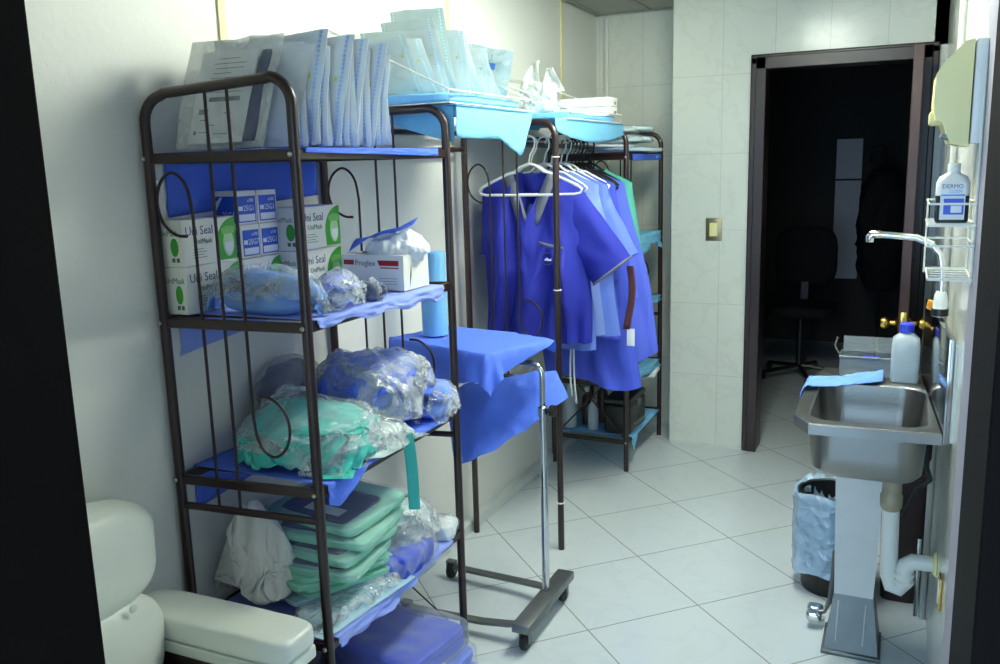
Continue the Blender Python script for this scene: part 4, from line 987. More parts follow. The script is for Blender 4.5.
pr2 = [pouch('wrapped_pouch', 0.20 + 0.03 * (k % 2), [0.235, 0.205, 0.255, 0.195][k], 0.016, 90.0 + k, M_pouchteal, M_paper if k % 2 else M_tealpaper, 'x', 'pouch', GP, None, 12, 14, 0.6 if k == 1 else 0.0, [-0.22, -0.32, -0.26, -0.18][k]) for k in range(4)]
NB = 15
for i in range(NB):
    k = i % 4; y = 2.355 + i * 0.0335
    hump = 0.0 if i < 12 else -0.02 * (i - 11)
    loc = (-1.405 + 0.003 * i + random.uniform(-0.012, 0.012), y, BZ1 + 0.038); hs = [0.72, 0.78, 0.74, 0.98, 1.0, 0.96, 1.08, 1.05, 0.92, 0.98, 0.86, 0.84, 0.78, 0.80, 0.70][i]; rot = (math.radians(random.uniform(-5, 6)), math.radians(random.uniform(-3, 3)), math.radians(random.uniform(-8, 8)))
    lab = 'teal tinted wrapped pouch, %s from the near end of the bridging wire basket' % ordn(i)
    if i < 4: q = pr2[k]; q.location = loc; q.rotation_euler = rot; q['label'] = lab
    else: q = dup(pr2[k], loc, rot, lab)
    q.scale = (1, 1, hs)
q = pouch('wrapped_pouch', 0.21, 0.20, 0.03, 97.0, M_film, M_tealpaper, 'wide clear bag with a blue band at the far end of the bridging basket', 'pouch', None, None)
part('blue_band', MB().prism(rect(0.12, 0.022), 0.0004, frame((-0.06, -0.034, 0.125), (1, 0, 0), (0, 0, 1))), mat('blue_band_print', (60, 110, 200), 0.5), q)
q.location = (-1.40, 2.895, BZ1 + 0.03); q.rotation_euler = (math.radians(-5), math.radians(12), math.radians(-4))
# thin carrier bag with two handles
CB = (-1.37, 3.42, BZ2 + 0.028)
t = thing('carrier_bag', CB, 'white carrier bag with upright handles beside the white boxes', 'bag')
part('bag_body', soft(MB(), CB, (0.15, 0.10, 0.13), 2.2, 34, 0.03, 12, 101.0, None, 'crumple'), M_film_milky, t, 180)
part('bag_filling', soft(MB(), CB, (0.11, 0.07, 0.06), 2.3, 14, 0.012, 12, 102.0, None, 'fold'), M_paper, t, 180)
for sx, hh in ((-0.04, 0.21), (0.055, 0.18)):
    g = MB(); P = []
    for v in np.linspace(0, 1, 9):
        z = 0.085 + (hh - 0.085) * v; w = 0.05 * (1 - 0.7 * v); P.append([(CB[0] + sx + (u - 0.5) * w * 2 + (0.03 if sx < 0 else -0.01) * v * v, CB[1] - 0.012 * math.sin(u * 5 + v * 4), CB[2] + z) for u in np.linspace(0, 1, 7)])
    part('handle', g.grid(np.array(P)), M_film_milky, t, 180, 0.001)
for i, z in enumerate((0.0, 0.041)):
    o = (-1.315, 3.86, BZ2 + 0.028 + z); t = thing('flat_box', o, ['white flat carton, lower of the two in the far wire basket', 'white flat carton, upper of the two in the far wire basket'][i], 'box', 'white cartons in the far basket')
    part('carton', MB().box((o[0], o[1], o[2] + 0.02), (0.235, 0.11, 0.039), 0.001, 1), M_card, t)
    part('lid_edge', MB().box((o[0], o[1], o[2] + 0.032), (0.2375, 0.1125, 0.015), 0.001, 1), M_card, t)
    part('label_print', MB().prism(rect(0.022, 0.012), 0.0004, frame((o[0] + 0.1195, o[1] + 0.01, o[2] + 0.010), (0, 1, 0), (0, 0, 1))), M_greyink, t)
bag('plastic_bag', (-1.48, 3.66, BZ2 + 0.03), (0.14, 0.2, 0.07), M_paper, M_film, 'soft clear bag lying behind the white cartons in the far basket', 'bag', None, 2.5, 0.014, 12, 104.0)

# ------------------------------------------------------------------ hanging garments
def hanger(name, x, y, z, m, label, group, yaw, w=0.205):
    t = thing(name, (x, y, z), label, 'hanger', group); t.rotation_euler = (0, 0, math.radians(yaw))
    off = WLOC[t.name]
    def L(p): return (p[0] + off[0], p[1] + off[1], p[2] + off[2])
    hk = [L((0.026 * math.cos(a), 0, -0.004 + 0.024 * math.sin(a))) for a in [math.radians(d) for d in (-30, 0, 30, 60, 90, 120, 150, 180)]]
    hk = [L((-p[0], 0, p[2])) for p in [(q[0] - off[0], 0, q[2] - off[2]) for q in hk]]
    hk += [L((0.022, 0, -0.028)), L((0.006, 0, -0.052)), L((0, 0, -0.085))]
    part('hook', MB().tube(hk, 0.0034, 8), m, t, 60)
    tri = [(0, -0.085), (-0.035, -0.098), (-0.06, -0.118), (-0.09, -0.125), (-w + 0.02, -0.170), (-w, -0.186), (-w + 0.006, -0.20), (-w + 0.03, -0.205), (0, -0.207), (w - 0.03, -0.205), (w - 0.006, -0.20), (w, -0.186), (w - 0.02, -0.170), (0.09, -0.125), (0.06, -0.118), (0.035, -0.098)]
    part('shoulder_bar', MB().tube([L((a, 0, b_)) for a, b_ in tri], 0.0052, 8, True), m, t, 60)
    return t

def garment(name, x, y, z, fab, label, cat, hem=0.78, w0=0.2, w1=0.25, sleeve=None, vneck=0.0, trim=None, yaw=0.0, seed=0.0, depth=0.035, group=None, shift=0.0, open_front=False, hemdrop=0.0, collar=False, ripple=0.034):
    t = thing(name, (x, y, z), label, cat, group); t.rotation_euler = (0, 0, math.radians(yaw)); off = WLOC[t.name]
    def L(p): return (p[0] + off[0], p[1] + off[1], p[2] + off[2])
    nu, nv = 33, 34
    def top(s, front):
        a = abs(s); zs = -0.103 - 0.085 * min(1.0, max(0.0, (a * w0 - 0.03) / 0.17)) ** 1.0
        nk = 0.075 / w0
        if a < nk:
            if front and vneck: zs = -0.115 - vneck * (1 - a / nk)
            else: zs = -0.118 - 0.02 * (1 - a / nk)
        return zs + 0.004
    for front in (True, False):
        G = np.zeros((nv, nu, 3))
        for i in range(nu):
            s = -1 + 2 * i / (nu - 1); zt = top(s, front)
            for j in range(nv):
                v = j / (nv - 1); zz = zt + (-hem - hemdrop * (0.5 + 0.5 * math.sin(3 * s + seed)) - zt) * v
                k = min(1.0, max(0.0, (-zz - 0.12) / (hem - 0.12)))
                hw = w0 + (w1 - w0) * k ** 0.7
                lob = math.sqrt(max(0.0, 1 - abs(s) ** 2.6))
                dp = (0.006 + depth * min(1.0, k * 2.6)) * lob
                rip = (ripple * 0.55 * min(1, k * 2 + 0.15) * fold((s * 0.22, 0.3, zz * 0.30), 9, 3, seed + (0 if front else 5)) + ripple * 0.42 * min(1, k * 1.6) * math.sin(2 * PI * (s * 1.7 + 0.22 * math.sin(zz * 7 + seed)) + seed * 2 + (0 if front else 2))) * lob
                yy = (-dp - rip) if front else (dp + rip)
                G[j, i] = L((s * hw + shift * k * 0.3 + 0.010 * math.sin(zz * 9 + seed), yy, zz))
        part('front_panel' if front else 'back_panel', MB().grid(G), fab, t, 180)
    if sleeve:
        sl, sw, spread = sleeve
        for sg in (-1, 1):
            P = []; n = 24; spr = spread if sg > 0 else spread * 0.15
            d = Vector((sg * spr, -0.012 * sg, -sl)).normalized(); e1 = Vector((-d.z * sg, 0, d.x * sg)).normalized(); e2 = Vector((0, 1, 0))
            tip = Vector((sg * (w0 + 0.004), 0, -0.186))
            for j in range(17):
                v = j / 16.0; r1 = 0.088 + (sw - 0.088) * v; c = tip + d * (v * math.hypot(sl, spr)) - e1 * r1 * sg * (1 if sg > 0 else -1); r2 = 0.018 + 0.020 * min(1, v * 2.5)
                row = []
                for i in range(n + 1):
                    q = 2 * PI * i / n; ff = fold((math.cos(q) * 0.1, math.sin(q) * 0.1, v * 0.10), 12, 3, seed + 3 * sg)
                    wob = 0.010 * fold((c.x, 0.1, c.z), 7, 2, seed)
                    row.append(L(c + e1 * (r1 * math.cos(q)) + e2 * (r2 * math.sin(q) * (1 + 0.35 * ff) + wob)))
                P.append(row)
            sp = part('sleeve', MB().grid(np.array(P)), fab, t, 180)
            if trim: part('sleeve_hem', MB().tube([tuple(Vector(p) ) for p in P[-1][:-1]], 0.0045, 6, True), trim, sp, 60)
    if trim and vneck:
        for sg in (-1, 1):
            g = MB(); P = []
            for v in np.linspace(0, 1, 8):
                s0 = sg * 0.075 * (1 - v); z0 = -0.115 - vneck * v
                P.append([L((s0 + sg * 0.002, -0.016 - 0.034 * v, z0 + 0.006)), L((s0 + sg * 0.040, -0.020 - 0.036 * v, z0 - 0.012))])
            part('neck_trim', g.grid(np.array(P)), trim, t, 180, 0.002)
    if collar:
        for sg in (-1, 1):
            P = [[L((sg * (0.012 + 0.05 * v), -0.018, -0.10 - 0.02 * v)), L((sg * (0.03 + 0.07 * v), -0.026, -0.165 + 0.02 * v))] for v in np.linspace(0, 1, 5)]
            part('collar', MB().grid(np.array(P)), fab, t, 180, 0.002)
    return t
HX, HZ = -1.37, 1.624
def rz(y): return 1.612 - 0.006 * (y - 3.12) / 0.97 + 0.012
GH = 'white hangers on the garment rail'
GY = (3.285, 3.375, 3.46, 3.545, 3.635, 3.73, 3.83, 3.975)
for i, (x, y, yaw) in enumerate(((0.035, 3.205, 3), (0.012, GY[0], 4), (0.03, GY[1], -5), (0.03, GY[2], 6), (0.04, GY[3], -4), (0.03, GY[4], 5))):
    hanger('clothes_hanger', HX + x, y, rz(y), M_white, ['empty white hanger at the near end of the garment rail', 'white hanger carrying the royal blue scrub top'][i] if i < 2 else 'white plastic hanger, %s from the near end of the garment rail' % ordn(i), GH, yaw, 0.213 if i == 0 else 0.19)
for i, y in enumerate((3.68, GY[5], 3.78, GY[6], 3.88, GY[7])):
    hanger('clothes_hanger', HX + 0.02, y, rz(y), M_black, 'black hanger, %s in the dark cluster at the far end of the garment rail' % ordn(i), 'black hangers on the garment rail', random.uniform(-4, 4), 0.19)
gar = garment('scrub_top', HX + 0.012, GY[0], rz(GY[0]), M_royal, 'royal blue V-neck scrub top with grey trim, frontmost on the rail', 'garment', 0.80, 0.20, 0.228, (0.265, 0.094, 0.20), 0.20, M_greytrim, 4, 1.0, 0.040, None, 0.05, ripple=0.080)
off = WLOC[gar.name]
part('chest_pocket', MB().grid(np.array([[(off[0] + 0.05 + 0.10 * u, off[1] - 0.082 - 0.006 * math.sin(u * 5), off[2] - 0.385 - 0.025 * u - 0.011 * v) for u in np.linspace(0, 1, 8)] for v in (0, 1)])), M_greytrim, gar, 180, 0.002, 'grey pocket trim')
g = MB().tube([(off[0] + 0.085 + 0.024 * math.cos(a * PI / 10), off[1] - 0.084, off[2] - 0.455 + 0.024 * math.sin(a * PI / 10)) for a in range(20)], 0.0010, 6, True)
part('emblem', g, M_greytrim, gar)
g = MB().prism([(0, 0), (0.012, 0.008), (0.02, 0.0), (0.032, 0.008), (0.046, 0.0), (0.046, -0.005), (0.02, -0.006), (0.0, -0.004)], 0.001, frame((off[0] + 0.075, off[1] - 0.086, off[2] - 0.457), (1, 0, 0), (0, 0, 1))); part('emblem', g, M_whiteink, gar)
garment('scrub_top', HX + 0.02, GY[1], rz(GY[1]), M_lightshirt, 'light blue scrub top directly behind the royal blue one', 'garment', 0.84, 0.185, 0.21, (0.24, 0.075, 0.06), 0.12, None, -5, 2.0, 0.026, None, 0.06)
garment('scrub_top', HX + 0.03, GY[2], rz(GY[2]), mat('pale_blue_cotton', (118, 144, 214), 0.8), 'pale blue shirt with a low hem, third garment on the rail', 'garment', 0.80, 0.185, 0.20, (0.25, 0.075, 0.07), 0.1, None, 6, 3.0, 0.026, None, 0.05)
garment('lab_shirt', HX + 0.04, GY[3], rz(GY[3]), M_lightshirt, 'light blue collared shirt with a short sleeve, fourth garment on the rail', 'garment', 0.81, 0.19, 0.24, (0.27, 0.085, 0.15), 0.08, None, -4, 4.0, 0.026, None, 0.09, collar=True)
garment('surgical_gown', HX + 0.03, GY[4], rz(GY[4]), M_gown, 'mid blue gown with a ragged hem, fifth garment on the rail', 'garment', 0.80, 0.185, 0.215, (0.40, 0.065, 0.05), 0.05, None, 5, 5.0, 0.028, None, 0.09, hemdrop=0.05)
garment('surgical_gown', HX + 0.03, GY[5], rz(GY[5]), M_gown, 'long blue surgical gown reaching lowest on the rail', 'garment', 1.04, 0.19, 0.235, (0.52, 0.07, 0.06), 0.05, None, -4, 6.0, 0.03, None, 0.26, hemdrop=0.05)
garment('surgical_gown', HX + 0.03, GY[6], rz(GY[6]), mat('periwinkle_cotton', (84, 104, 220), 0.8), 'wide blue surgical gown hanging before the green one', 'garment', 0.92, 0.19, 0.24, (0.50, 0.065, 0.08), 0.05, None, 3, 7.0, 0.03, None, 0.42, hemdrop=0.09)
garment('surgical_gown', HX + 0.03, GY[7], rz(GY[7]), M_greengown, 'green surgical gown at the far end of the garment rail', 'garment', 0.84, 0.19, 0.22, (0.40, 0.07, 0.07), 0.05, None, -3, 8.0, 0.03, None, 0.15)
g = MB()
for dx, dl in ((0, 0.0), (0.014, 0.03)):
    P = np.array([[(-1.222 + dx + 0.008 * u - 0.006 * math.sin(v * 3 + dx * 60), 3.342 + 0.004 * math.sin(v * 7), 0.86 - v * (0.28 + dl)) for u in (0, 1)] for v in np.linspace(0, 1, 12)])
    single('tie_strap', MB().grid(P), M_paper, ['white cloth tie dangling below the light blue tops, the shorter one', 'white cloth tie dangling below the light blue tops, the longer one'][dl > 0], 'tie', 'white ties', 180, 0.0015)
P = np.array([[(-1.06 + 0.03 * u + 0.012 * math.sin(v * 4), 3.60 - 0.02 * v, 1.10 - v * 0.27) for u in np.linspace(0, 1, 5)] for v in np.linspace(0, 1, 12)])
single('belt', MB().grid(P), mat('maroon_cloth', (70, 32, 40), 0.8), 'dark maroon cloth belt hanging between the blue gowns', 'belt', None, 180, 0.004)
single('paper_tag', MB().box((-1.036, 3.582, 0.795), (0.034, 0.004, 0.075), 0.001), M_paper, 'white tag hanging below the maroon belt', 'tag')

# ------------------------------------------------------------------ end bay of the garment rack
EZ = 1.555 + 0.0155
P = lined(EZ - 0.002, -1.606, -1.192, 4.15, 4.68, lambda v: 0.03, lambda v: 0.01, 31)
drape('shelf_drape', P, M_sheetdeep, 'deep blue sheet on the top shelf of the far end bay', 'drape', sub=0)
for i in range(8):
    o = (-1.37 + 0.05 * math.sin(i * 2.1), 4.40 + 0.03 * math.cos(i * 1.7), EZ + 0.003 + i * 0.0165)
    t = thing('flat_pouch', (0, 0, 0), 'flat clear pouch, %s from the bottom of the pile on the far end bay' % ordn(i), 'pouch', 'flat pouches piled on the far end bay')
    sx, sy = 0.34 - 0.012 * i + 0.05 * (i % 2), 0.24
    part('paper_back', soft(MB(), (0, 0, 0), (sx, sy, 0.0145), 6, 14, 0.006, 9, 110.0 + i), [M_paper, M_tealpaper][i % 2], t, 60)
    part('film_front', soft(MB(), (0, 0, 0.001), (sx * 1.03, sy * 1.03, 0.0165), 6, 14, 0.005, 14, 120.0 + i, None, 'fold'), M_film_flat, t, 180)
    t.location = o; t.rotation_euler = (math.radians(-1.5), math.radians(2.5 if i % 3 else -2.5), math.radians([8, -14, 22, -6, 12, -20, 5, 16, -9][i]))
bag('plastic_bag', (-1.40, 4.22, EZ + 0.137), (0.13, 0.10, 0.09), M_tealpaper, M_film, 'small clear bag perched on the pile of flat pouches', 'bag', None, 2.4, 0.02, 14, 131.0)
for i, z in enumerate((1.15, 0.80, 0.44)):
    P = lined(z + 0.0145, -1.606, -1.192, 4.15, 4.68, lambda v, i=i: [0.105, 0.03, 0.04][i] * (0.75 + 0.25 * math.sin(v * 7 + i)), lambda v: 0.01, 140 + i, wav=0.02)
    drape('shelf_drape', P, M_sheetsky, ['sky blue sheet hanging off the upper middle shelf of the end bay', 'sky blue sheet on the middle shelf of the end bay', 'sky blue sheet on the lower middle shelf of the end bay'][i], 'drape', 'sky blue sheets in the end bay', sub=0)
bag('folded_linen', (-1.40, 4.42, 0.44 + 0.018), (0.30, 0.36, 0.11), M_navy, None, 'dark folded linen on the lower middle shelf of the end bay', 'linen', None, 4, 0.01, 8, 150.0)
ZB = 0.15 + 0.0155
P = lined(ZB - 0.002, -1.606, -1.192, 4.145, 4.68, lambda v: 0.008 + 0.075 * max(0, 1 - abs(v - 0.07) / 0.1), lambda v: 0.004, 151)
drape('shelf_drape', P, mat('pale_sky_drape_fabric', (120, 190, 236), 0.75), 'pale sky blue sheet with one drooping corner on the bottom shelf of the end bay', 'drape', sub=0)
CO = (-1.272, 4.295, ZB + 0.004)
t = thing('carrying_case', CO, 'black carrying case with a grey handle on the bottom shelf', 'case')
part('case_body', MB().box((-1.272, 4.295, CO[2] + 0.075), (0.14, 0.29, 0.15), 0.014, 3), M_black, t)
part('case_lid', MB().box((-1.272, 4.295, CO[2] + 0.168), (0.143, 0.293, 0.032), 0.012, 3), mat('black_case_lid', (28, 28, 30), 0.45), t)
part('latch', MB().box((-1.199, 4.30, CO[2] + 0.14), (0.008, 0.045, 0.042), 0.002), M_dullsteel, t)
part('handle', MB().tube([(-1.20, 4.20, CO[2] + 0.05), (-1.183, 4.20, CO[2] + 0.055), (-1.178, 4.215, CO[2] + 0.06), (-1.178, 4.315, CO[2] + 0.06), (-1.183, 4.33, CO[2] + 0.055), (-1.20, 4.33, CO[2] + 0.05)], 0.007, 8), M_dullsteel, t)
for i, (x, y, h, r, m) in enumerate(((-1.545, 4.20, 0.27, 0.036, M_pet), (-1.475, 4.28, 0.20, 0.028, mat('brown_bottle_glass', (60, 36, 26), 0.15)), (-1.415, 4.20, 0.17, 0.028, M_pet), (-1.41, 4.34, 0.22, 0.030, mat('amber_bottle_plastic', (84, 48, 40), 0.3)))):
    o = (x, y, ZB + 0.003); t = thing('bottle', o, ['tall white jug at the left of the bottles on the bottom shelf', 'dark brown bottle next to the tall white jug', 'short clear bottle in front of the dark ones', 'amber bottle beside the black case'][i], 'bottle', 'bottles on the bottom shelf')
    part('bottle_body', MB().lathe([(0, 0), (r, 0.002), (r, h * 0.66), (r * 0.85, h * 0.76), (r * 0.42, h * 0.84), (r * 0.42, h * 0.9), (0, h * 0.9)], o, 20), m, t, 50)
    part('bottle_cap', MB().lathe([(0, h * 0.88), (r * 0.5, h * 0.88), (r * 0.5, h), (0, h)], o, 16), M_white if i in (0, 1) else M_greyink, t, 40)
single('folded_paper', MB().grid(np.array([[(-1.36 + 0.20 * u, 4.50 + 0.12 * v - 0.05 * u, ZB + 0.19 + 0.055 * u + 0.02 * v) for u in np.linspace(0, 1, 6)] for v in np.linspace(0, 1, 5)])), M_paper, 'white folded paper leaning above the black case', 'paper', None, 180, 0.012)
# ------------------------------------------------------------------ armchair
AC = (-1.25, 1.05, 0.0)
t = thing('armchair', AC, 'cream vinyl armchair with a dark side panel in the near left corner', 'armchair')
M_side = mat('dark_brown_vinyl', (40, 26, 24), 0.45)
for y0, y1 in ((1.338, 1.462), (0.728, 0.85)):
    yc = (y0 + y1) / 2
    pts = []
    part('arm_pad', soft(MB(), (-1.375, yc, 0.494), (0.47, y1 - y0, 0.060), 7, 22, 0.002, 6, 200.0 + y0), M_leather, t, 60)
    part('arm_band', MB().box((-1.377, yc, 0.479), (0.462, y1 - y0 - 0.006, 0.034), 0.008, 3), M_leather, t)
    part('arm_side', MB().box((-1.385, yc, 0.245), (0.43, y1 - y0 - 0.012, 0.44), 0.006), M_side, t)
    part('arm_front', MB().box((-1.158, yc, 0.245), (0.026, y1 - y0 - 0.006, 0.39), 0.008, 3), M_leather, t)
    part('seam_piping', MB().tube([(-1.60, y0 - 0.0015, 0.495), (-1.30, y0 - 0.002, 0.495), (-1.15, y0 - 0.001, 0.495), (-1.1395, y0 + 0.012, 0.495)], 0.0028, 6), M_leather, t)
part('seat_cushion', soft(MB(), (-1.33, 1.094, 0.26), (0.40, 0.47, 0.17), 7, 22, 0.004, 5, 203.0), M_leather, t, 180)
part('seat_base', MB().box((-1.35, 1.094, 0.155), (0.44, 0.48, 0.2), 0.008), M_side, t)
def backbend(q): return Vector((q.x - 0.05 * (q.z / 0.2), q.y, q.z))
def tuft(q):
    # buttoned back: the cushion is drawn in where the upper and lower rolls meet
    return q
bk = MB()
soft(bk, (-1.535, 1.095, 0.605), (0.165, 0.535, 0.25), 3.4, 30, 0.006, 6, 205.0)
part('back_cushion', bk, M_leather, t, 180)
bk = MB(); soft(bk, (-1.525, 1.095, 0.38), (0.16, 0.50, 0.265), 3.4, 34, 0.007, 5, 206.0, None, 'fold', True, 2); part('back_cushion', bk, M_leather, t, 180)
part('back_panel', MB().box((-1.612, 1.095, 0.45), (0.03, 0.48, 0.7), 0.008), M_side, t)
for y in (0.95, 1.24): part('tuft_button', MB().lathe([(0.011, 0), (0.009, 0.004), (0, 0.006)], (-1.452, y, 0.63), 12, Matrix.Rotation(PI / 2, 4, 'Y')), M_leather, t)
for x in (-1.2, -1.55):
    for y in (0.76, 1.42): part('foot', MB().lathe([(0.018, 0), (0.022, 0.05), (0.022, 0.055)], (x, y, 0), 12), M_black, t)

# ------------------------------------------------------------------ sink
t = thing('wash_sink', (-0.06, 2.65, 0.0), 'stainless steel pedestal sink with chamfered rim on the right wall', 'sink')
RZ = 0.85
outer = [(-0.198, 2.345), (0.117, 2.358), (0.076, 3.02), (-0.21, 3.02), (-0.243, 2.86), (-0.243, 2.425)]
def inner(w, d, r, z, cx=-0.058, cy=2.612, n=6): return [(p[0] + cx, p[1] + cy, p[2]) for p in rrect(w, d, r, z, n)]
# deck: ring between the outline and the basin opening
lp = inner(0.292, 0.435, 0.07, RZ); n = len(lp)
def outline_at(p):
    """where the ray from the basin centre through p meets the outline"""
    cx, cy = -0.058, 2.612; dx, dy = p[0] - cx, p[1] - cy; best = None
    for i in range(len(outer)):
        (x1, y1), (x2, y2) = outer[i], outer[(i + 1) % len(outer)]; ex, ey = x2 - x1, y2 - y1; den = dx * ey - dy * ex
        if abs(den) < 1e-9: continue
        s_ = ((x1 - cx) * ey - (y1 - cy) * ex) / den; u = ((x1 - cx) * dy - (y1 - cy) * dx) / den
        if s_ > 0 and -1e-6 <= u <= 1 + 1e-6 and (best is None or s_ < best): best = s_
    return (cx + dx * best, cy + dy * best)
ang = sorted(set([math.atan2(p[1] - 2.612, p[0] + 0.058) for p in lp] + [math.atan2(p[1] - 2.612, p[0] + 0.058) for p in outer]))
# a finer ring so that outline corners stay sharp
def inner_hit(a, w, d, r, z):
    cs, sn = math.cos(a), math.sin(a); hw, hd = w / 2, d / 2
    s_ = min(hw / abs(cs) if abs(cs) > 1e-6 else 9, hd / abs(sn) if abs(sn) > 1e-6 else 9); x, y = cs * s_, sn * s_
    ccx, ccy = hw - r, hd - r
    if abs(x) > ccx and abs(y) > ccy:
        ax, ay = math.copysign(ccx, x), math.copysign(ccy, y); bq = -2 * (cs * ax + sn * ay); cq = ax * ax + ay * ay - r * r
        s_ = (-bq + math.sqrt(max(0, bq * bq - 4 * cq))) / 2; x, y = cs * s_, sn * s_
    return (x - 0.058, y + 2.612, z)
ang = sorted(ang + [(-PI + 2 * PI * k / 96) for k in range(96)])
O = [(*outline_at((-0.058 + math.cos(a), 2.612 + math.sin(a))), RZ) for a in ang]
W, D = 0.292, 0.435
loops = [[(x, y, RZ - 0.030) for x, y, z in O], [(x, y, RZ - 0.003) for x, y, z in O], [(x + (-0.058 - x) * 0.012, y + (2.612 - y) * 0.012, RZ) for x, y, z in O],
         [inner_hit(a, W + 0.012, D + 0.012, 0.076, RZ - 0.001) for a in ang], [inner_hit(a, W, D, 0.07, RZ - 0.006) for a in ang], [inner_hit(a, W - 0.012, D - 0.012, 0.065, RZ - 0.06) for a in ang],
         [inner_hit(a, W - 0.03, D - 0.03, 0.06, RZ - 0.135) for a in ang], [inner_hit(a, W - 0.07, D - 0.07, 0.05, RZ - 0.155) for a in ang], [inner_hit(a, W - 0.2, D - 0.25, 0.04, RZ - 0.16) for a in ang]]
part('basin_deck', loft(loops), M_steel, t, 40)
loops = [[inner_hit(a, W + 0.004, D + 0.004, 0.07, RZ - 0.012) for a in ang], [inner_hit(a, W - 0.006, D - 0.006, 0.066, RZ - 0.10) for a in ang], [inner_hit(a, W - 0.014, D - 0.014, 0.06, RZ - 0.145) for a in ang], [inner_hit(a, W - 0.045, D - 0.045, 0.05, RZ - 0.163) for a in ang], [inner_hit(a, W - 0.2, D - 0.25, 0.04, RZ - 0.167) for a in ang]]
part('basin_shell', loft(loops), M_steel, t, 40)
BR_ = Matrix.Rotation(math.atan2(0.041, 0.662), 3, 'Z')
part('backsplash', MB().box((0.1055, 2.69, 0.955), (0.016, 0.66, 0.27), 0.002, 2, BR_), mat('mirror_steel', (150, 152, 150), 0.12, 1.0), t)
part('backsplash_frame', MB().box((0.1165, 2.69, 0.95), (0.008, 0.65, 0.25), 0.001, 2, BR_), M_white, t)
part('wall_bracket', MB().box((0.127, 2.72, 0.95), (0.022, 0.04, 0.06), 0.002), M_white, t)
part('pedestal', MB().prism([(-0.149, 0.688), (-0.135, 0.19), (-0.022, 0.19), (-0.006, 0.688)], 0.12, frame((0, 2.86, 0), (1, 0, 0), (0, 0, 1))), mat('pale_enamel', (206, 208, 206), 0.4, var=0.06, vscale=20), t)
g = MB(); a_ = [(-0.135, 2.74, 0.19), (-0.022, 2.74, 0.19), (0.0, 2.712, 0.014), (-0.157, 2.712, 0.014)]; b_ = [(-0.135, 2.86, 0.19), (-0.022, 2.86, 0.19), (0.0, 2.88, 0.014), (-0.157, 2.88, 0.014)]
g.add(a_ + b_, [(0, 1, 2, 3), (7, 6, 5, 4), (0, 4, 5, 1), (1, 5, 6, 2), (2, 6, 7, 3), (3, 7, 4, 0)]); part('plinth', g, M_dullsteel, t)
part('foot_plate', MB().box((-0.079, 2.79, 0.007), (0.172, 0.18, 0.014), 0.003), M_dullsteel, t)
for x in (-0.124, -0.045): part('plinth_rib', MB().tube([(x + 0.004, 2.737, 0.17), (x, 2.716, 0.04)], 0.003, 6), mat('worn_steel_edge', (170, 172, 166), 0.4, 0.6), t)
part('pedal_arm', MB().tube([(-0.148, 2.95, 0.24), (-0.150, 2.93, 0.16), (-0.155, 2.90, 0.08), (-0.17, 2.88, 0.05), (-0.195, 2.87, 0.045)], 0.008, 8), M_dullsteel, t)
for y in (2.86, 2.91): part('foot_pedal', soft(MB(), (-0.20, y, 0.03), (0.05, 0.042, 0.024), 4, 10, 0, 5), M_chrome, t, 60)
fa = [(0.106, 2.70, 1.09), (0.106, 2.70, 1.18), (0.104, 2.70, 1.225), (0.097, 2.70, 1.262), (0.072, 2.70, 1.292), (0.035, 2.70, 1.308), (-0.02, 2.70, 1.313), (-0.064, 2.70, 1.316)]
part('faucet_spout', MB().tube(fa, 0.0095, 12), M_chrome, t, 60)
part('spout_tip', MB().tube([(-0.055, 2.70, 1.316), (-0.078, 2.70, 1.316), (-0.084, 2.70, 1.308), (-0.084, 2.70, 1.294)], [0.011, 0.012, 0.012, 0.010], 12), M_chrome, t, 60)
part('faucet_base', MB().lathe([(0.021, 1.0905), (0.021, 1.105), (0.019, 1.108), (0.019, 1.128), (0.016, 1.15), (0.012, 1.16)], (0.106, 2.70, 0), 18), M_white, t, 50)
part('faucet_collar', MB().lathe([(0.0225, 1.092), (0.0225, 1.112)], (0.106, 2.70, 0), 18), M_black, t)
part('drain_pipe', MB().lathe([(0.026, 0.69), (0.026, 0.655), (0.031, 0.65), (0.031, 0.62), (0.026, 0.615), (0.027, 0.57), (0.031, 0.565), (0.030, 0.53), (0.024, 0.52)], (0.012, 2.66, 0), 20), M_brownpvc, t, 50)
tp = [(0.012, 2.66, 0.53), (0.016, 2.66, 0.36), (0.018, 2.66, 0.315), (0.026, 2.655, 0.288), (0.045, 2.65, 0.285), (0.057, 2.648, 0.305), (0.058, 2.645, 0.335), (0.062, 2.642, 0.362), (0.080, 2.64, 0.377), (0.135, 2.64, 0.378)]
part('trap_pipe', MB().tube(tp, [0.024, 0.024, 0.025, 0.025, 0.025, 0.025, 0.025, 0.025, 0.024, 0.022], 16), M_pvc, t, 60)
for z in (0.322, 0.30): part('trap_ring', MB().lathe([(0.028, -0.006), (0.029, 0), (0.028, 0.006)], (0.0575, 2.647, z + 0.01), 18), M_pvc, t)
part('wall_flange', MB().lathe([(0.036, 0), (0.034, 0.006), (0.024, 0.01)], (0.139, 2.64, 0.378), 18, Matrix.Rotation(-PI / 2, 4, 'Y')), M_cream, t)
part('supply_hose', MB().tube([(0.10, 2.72, 0.82), (0.10, 2.74, 0.70), (0.102, 2.78, 0.62), (0.118, 2.85, 0.56), (0.08, 2.90, 0.50), (0.05, 2.93, 0.40)], 0.008, 8), M_black, t, 60)
part('hose_coupling', MB().lathe([(0.012, 0.655), (0.013, 0.665), (0.013, 0.70), (0.010, 0.705)], (0.100, 2.745, 0), 12), M_rubber, t)
part('shut_off_valve', MB().tube([(0.10, 2.86, 0.36), (0.10, 2.86, 0.10)], 0.006, 8), M_chrome, t)

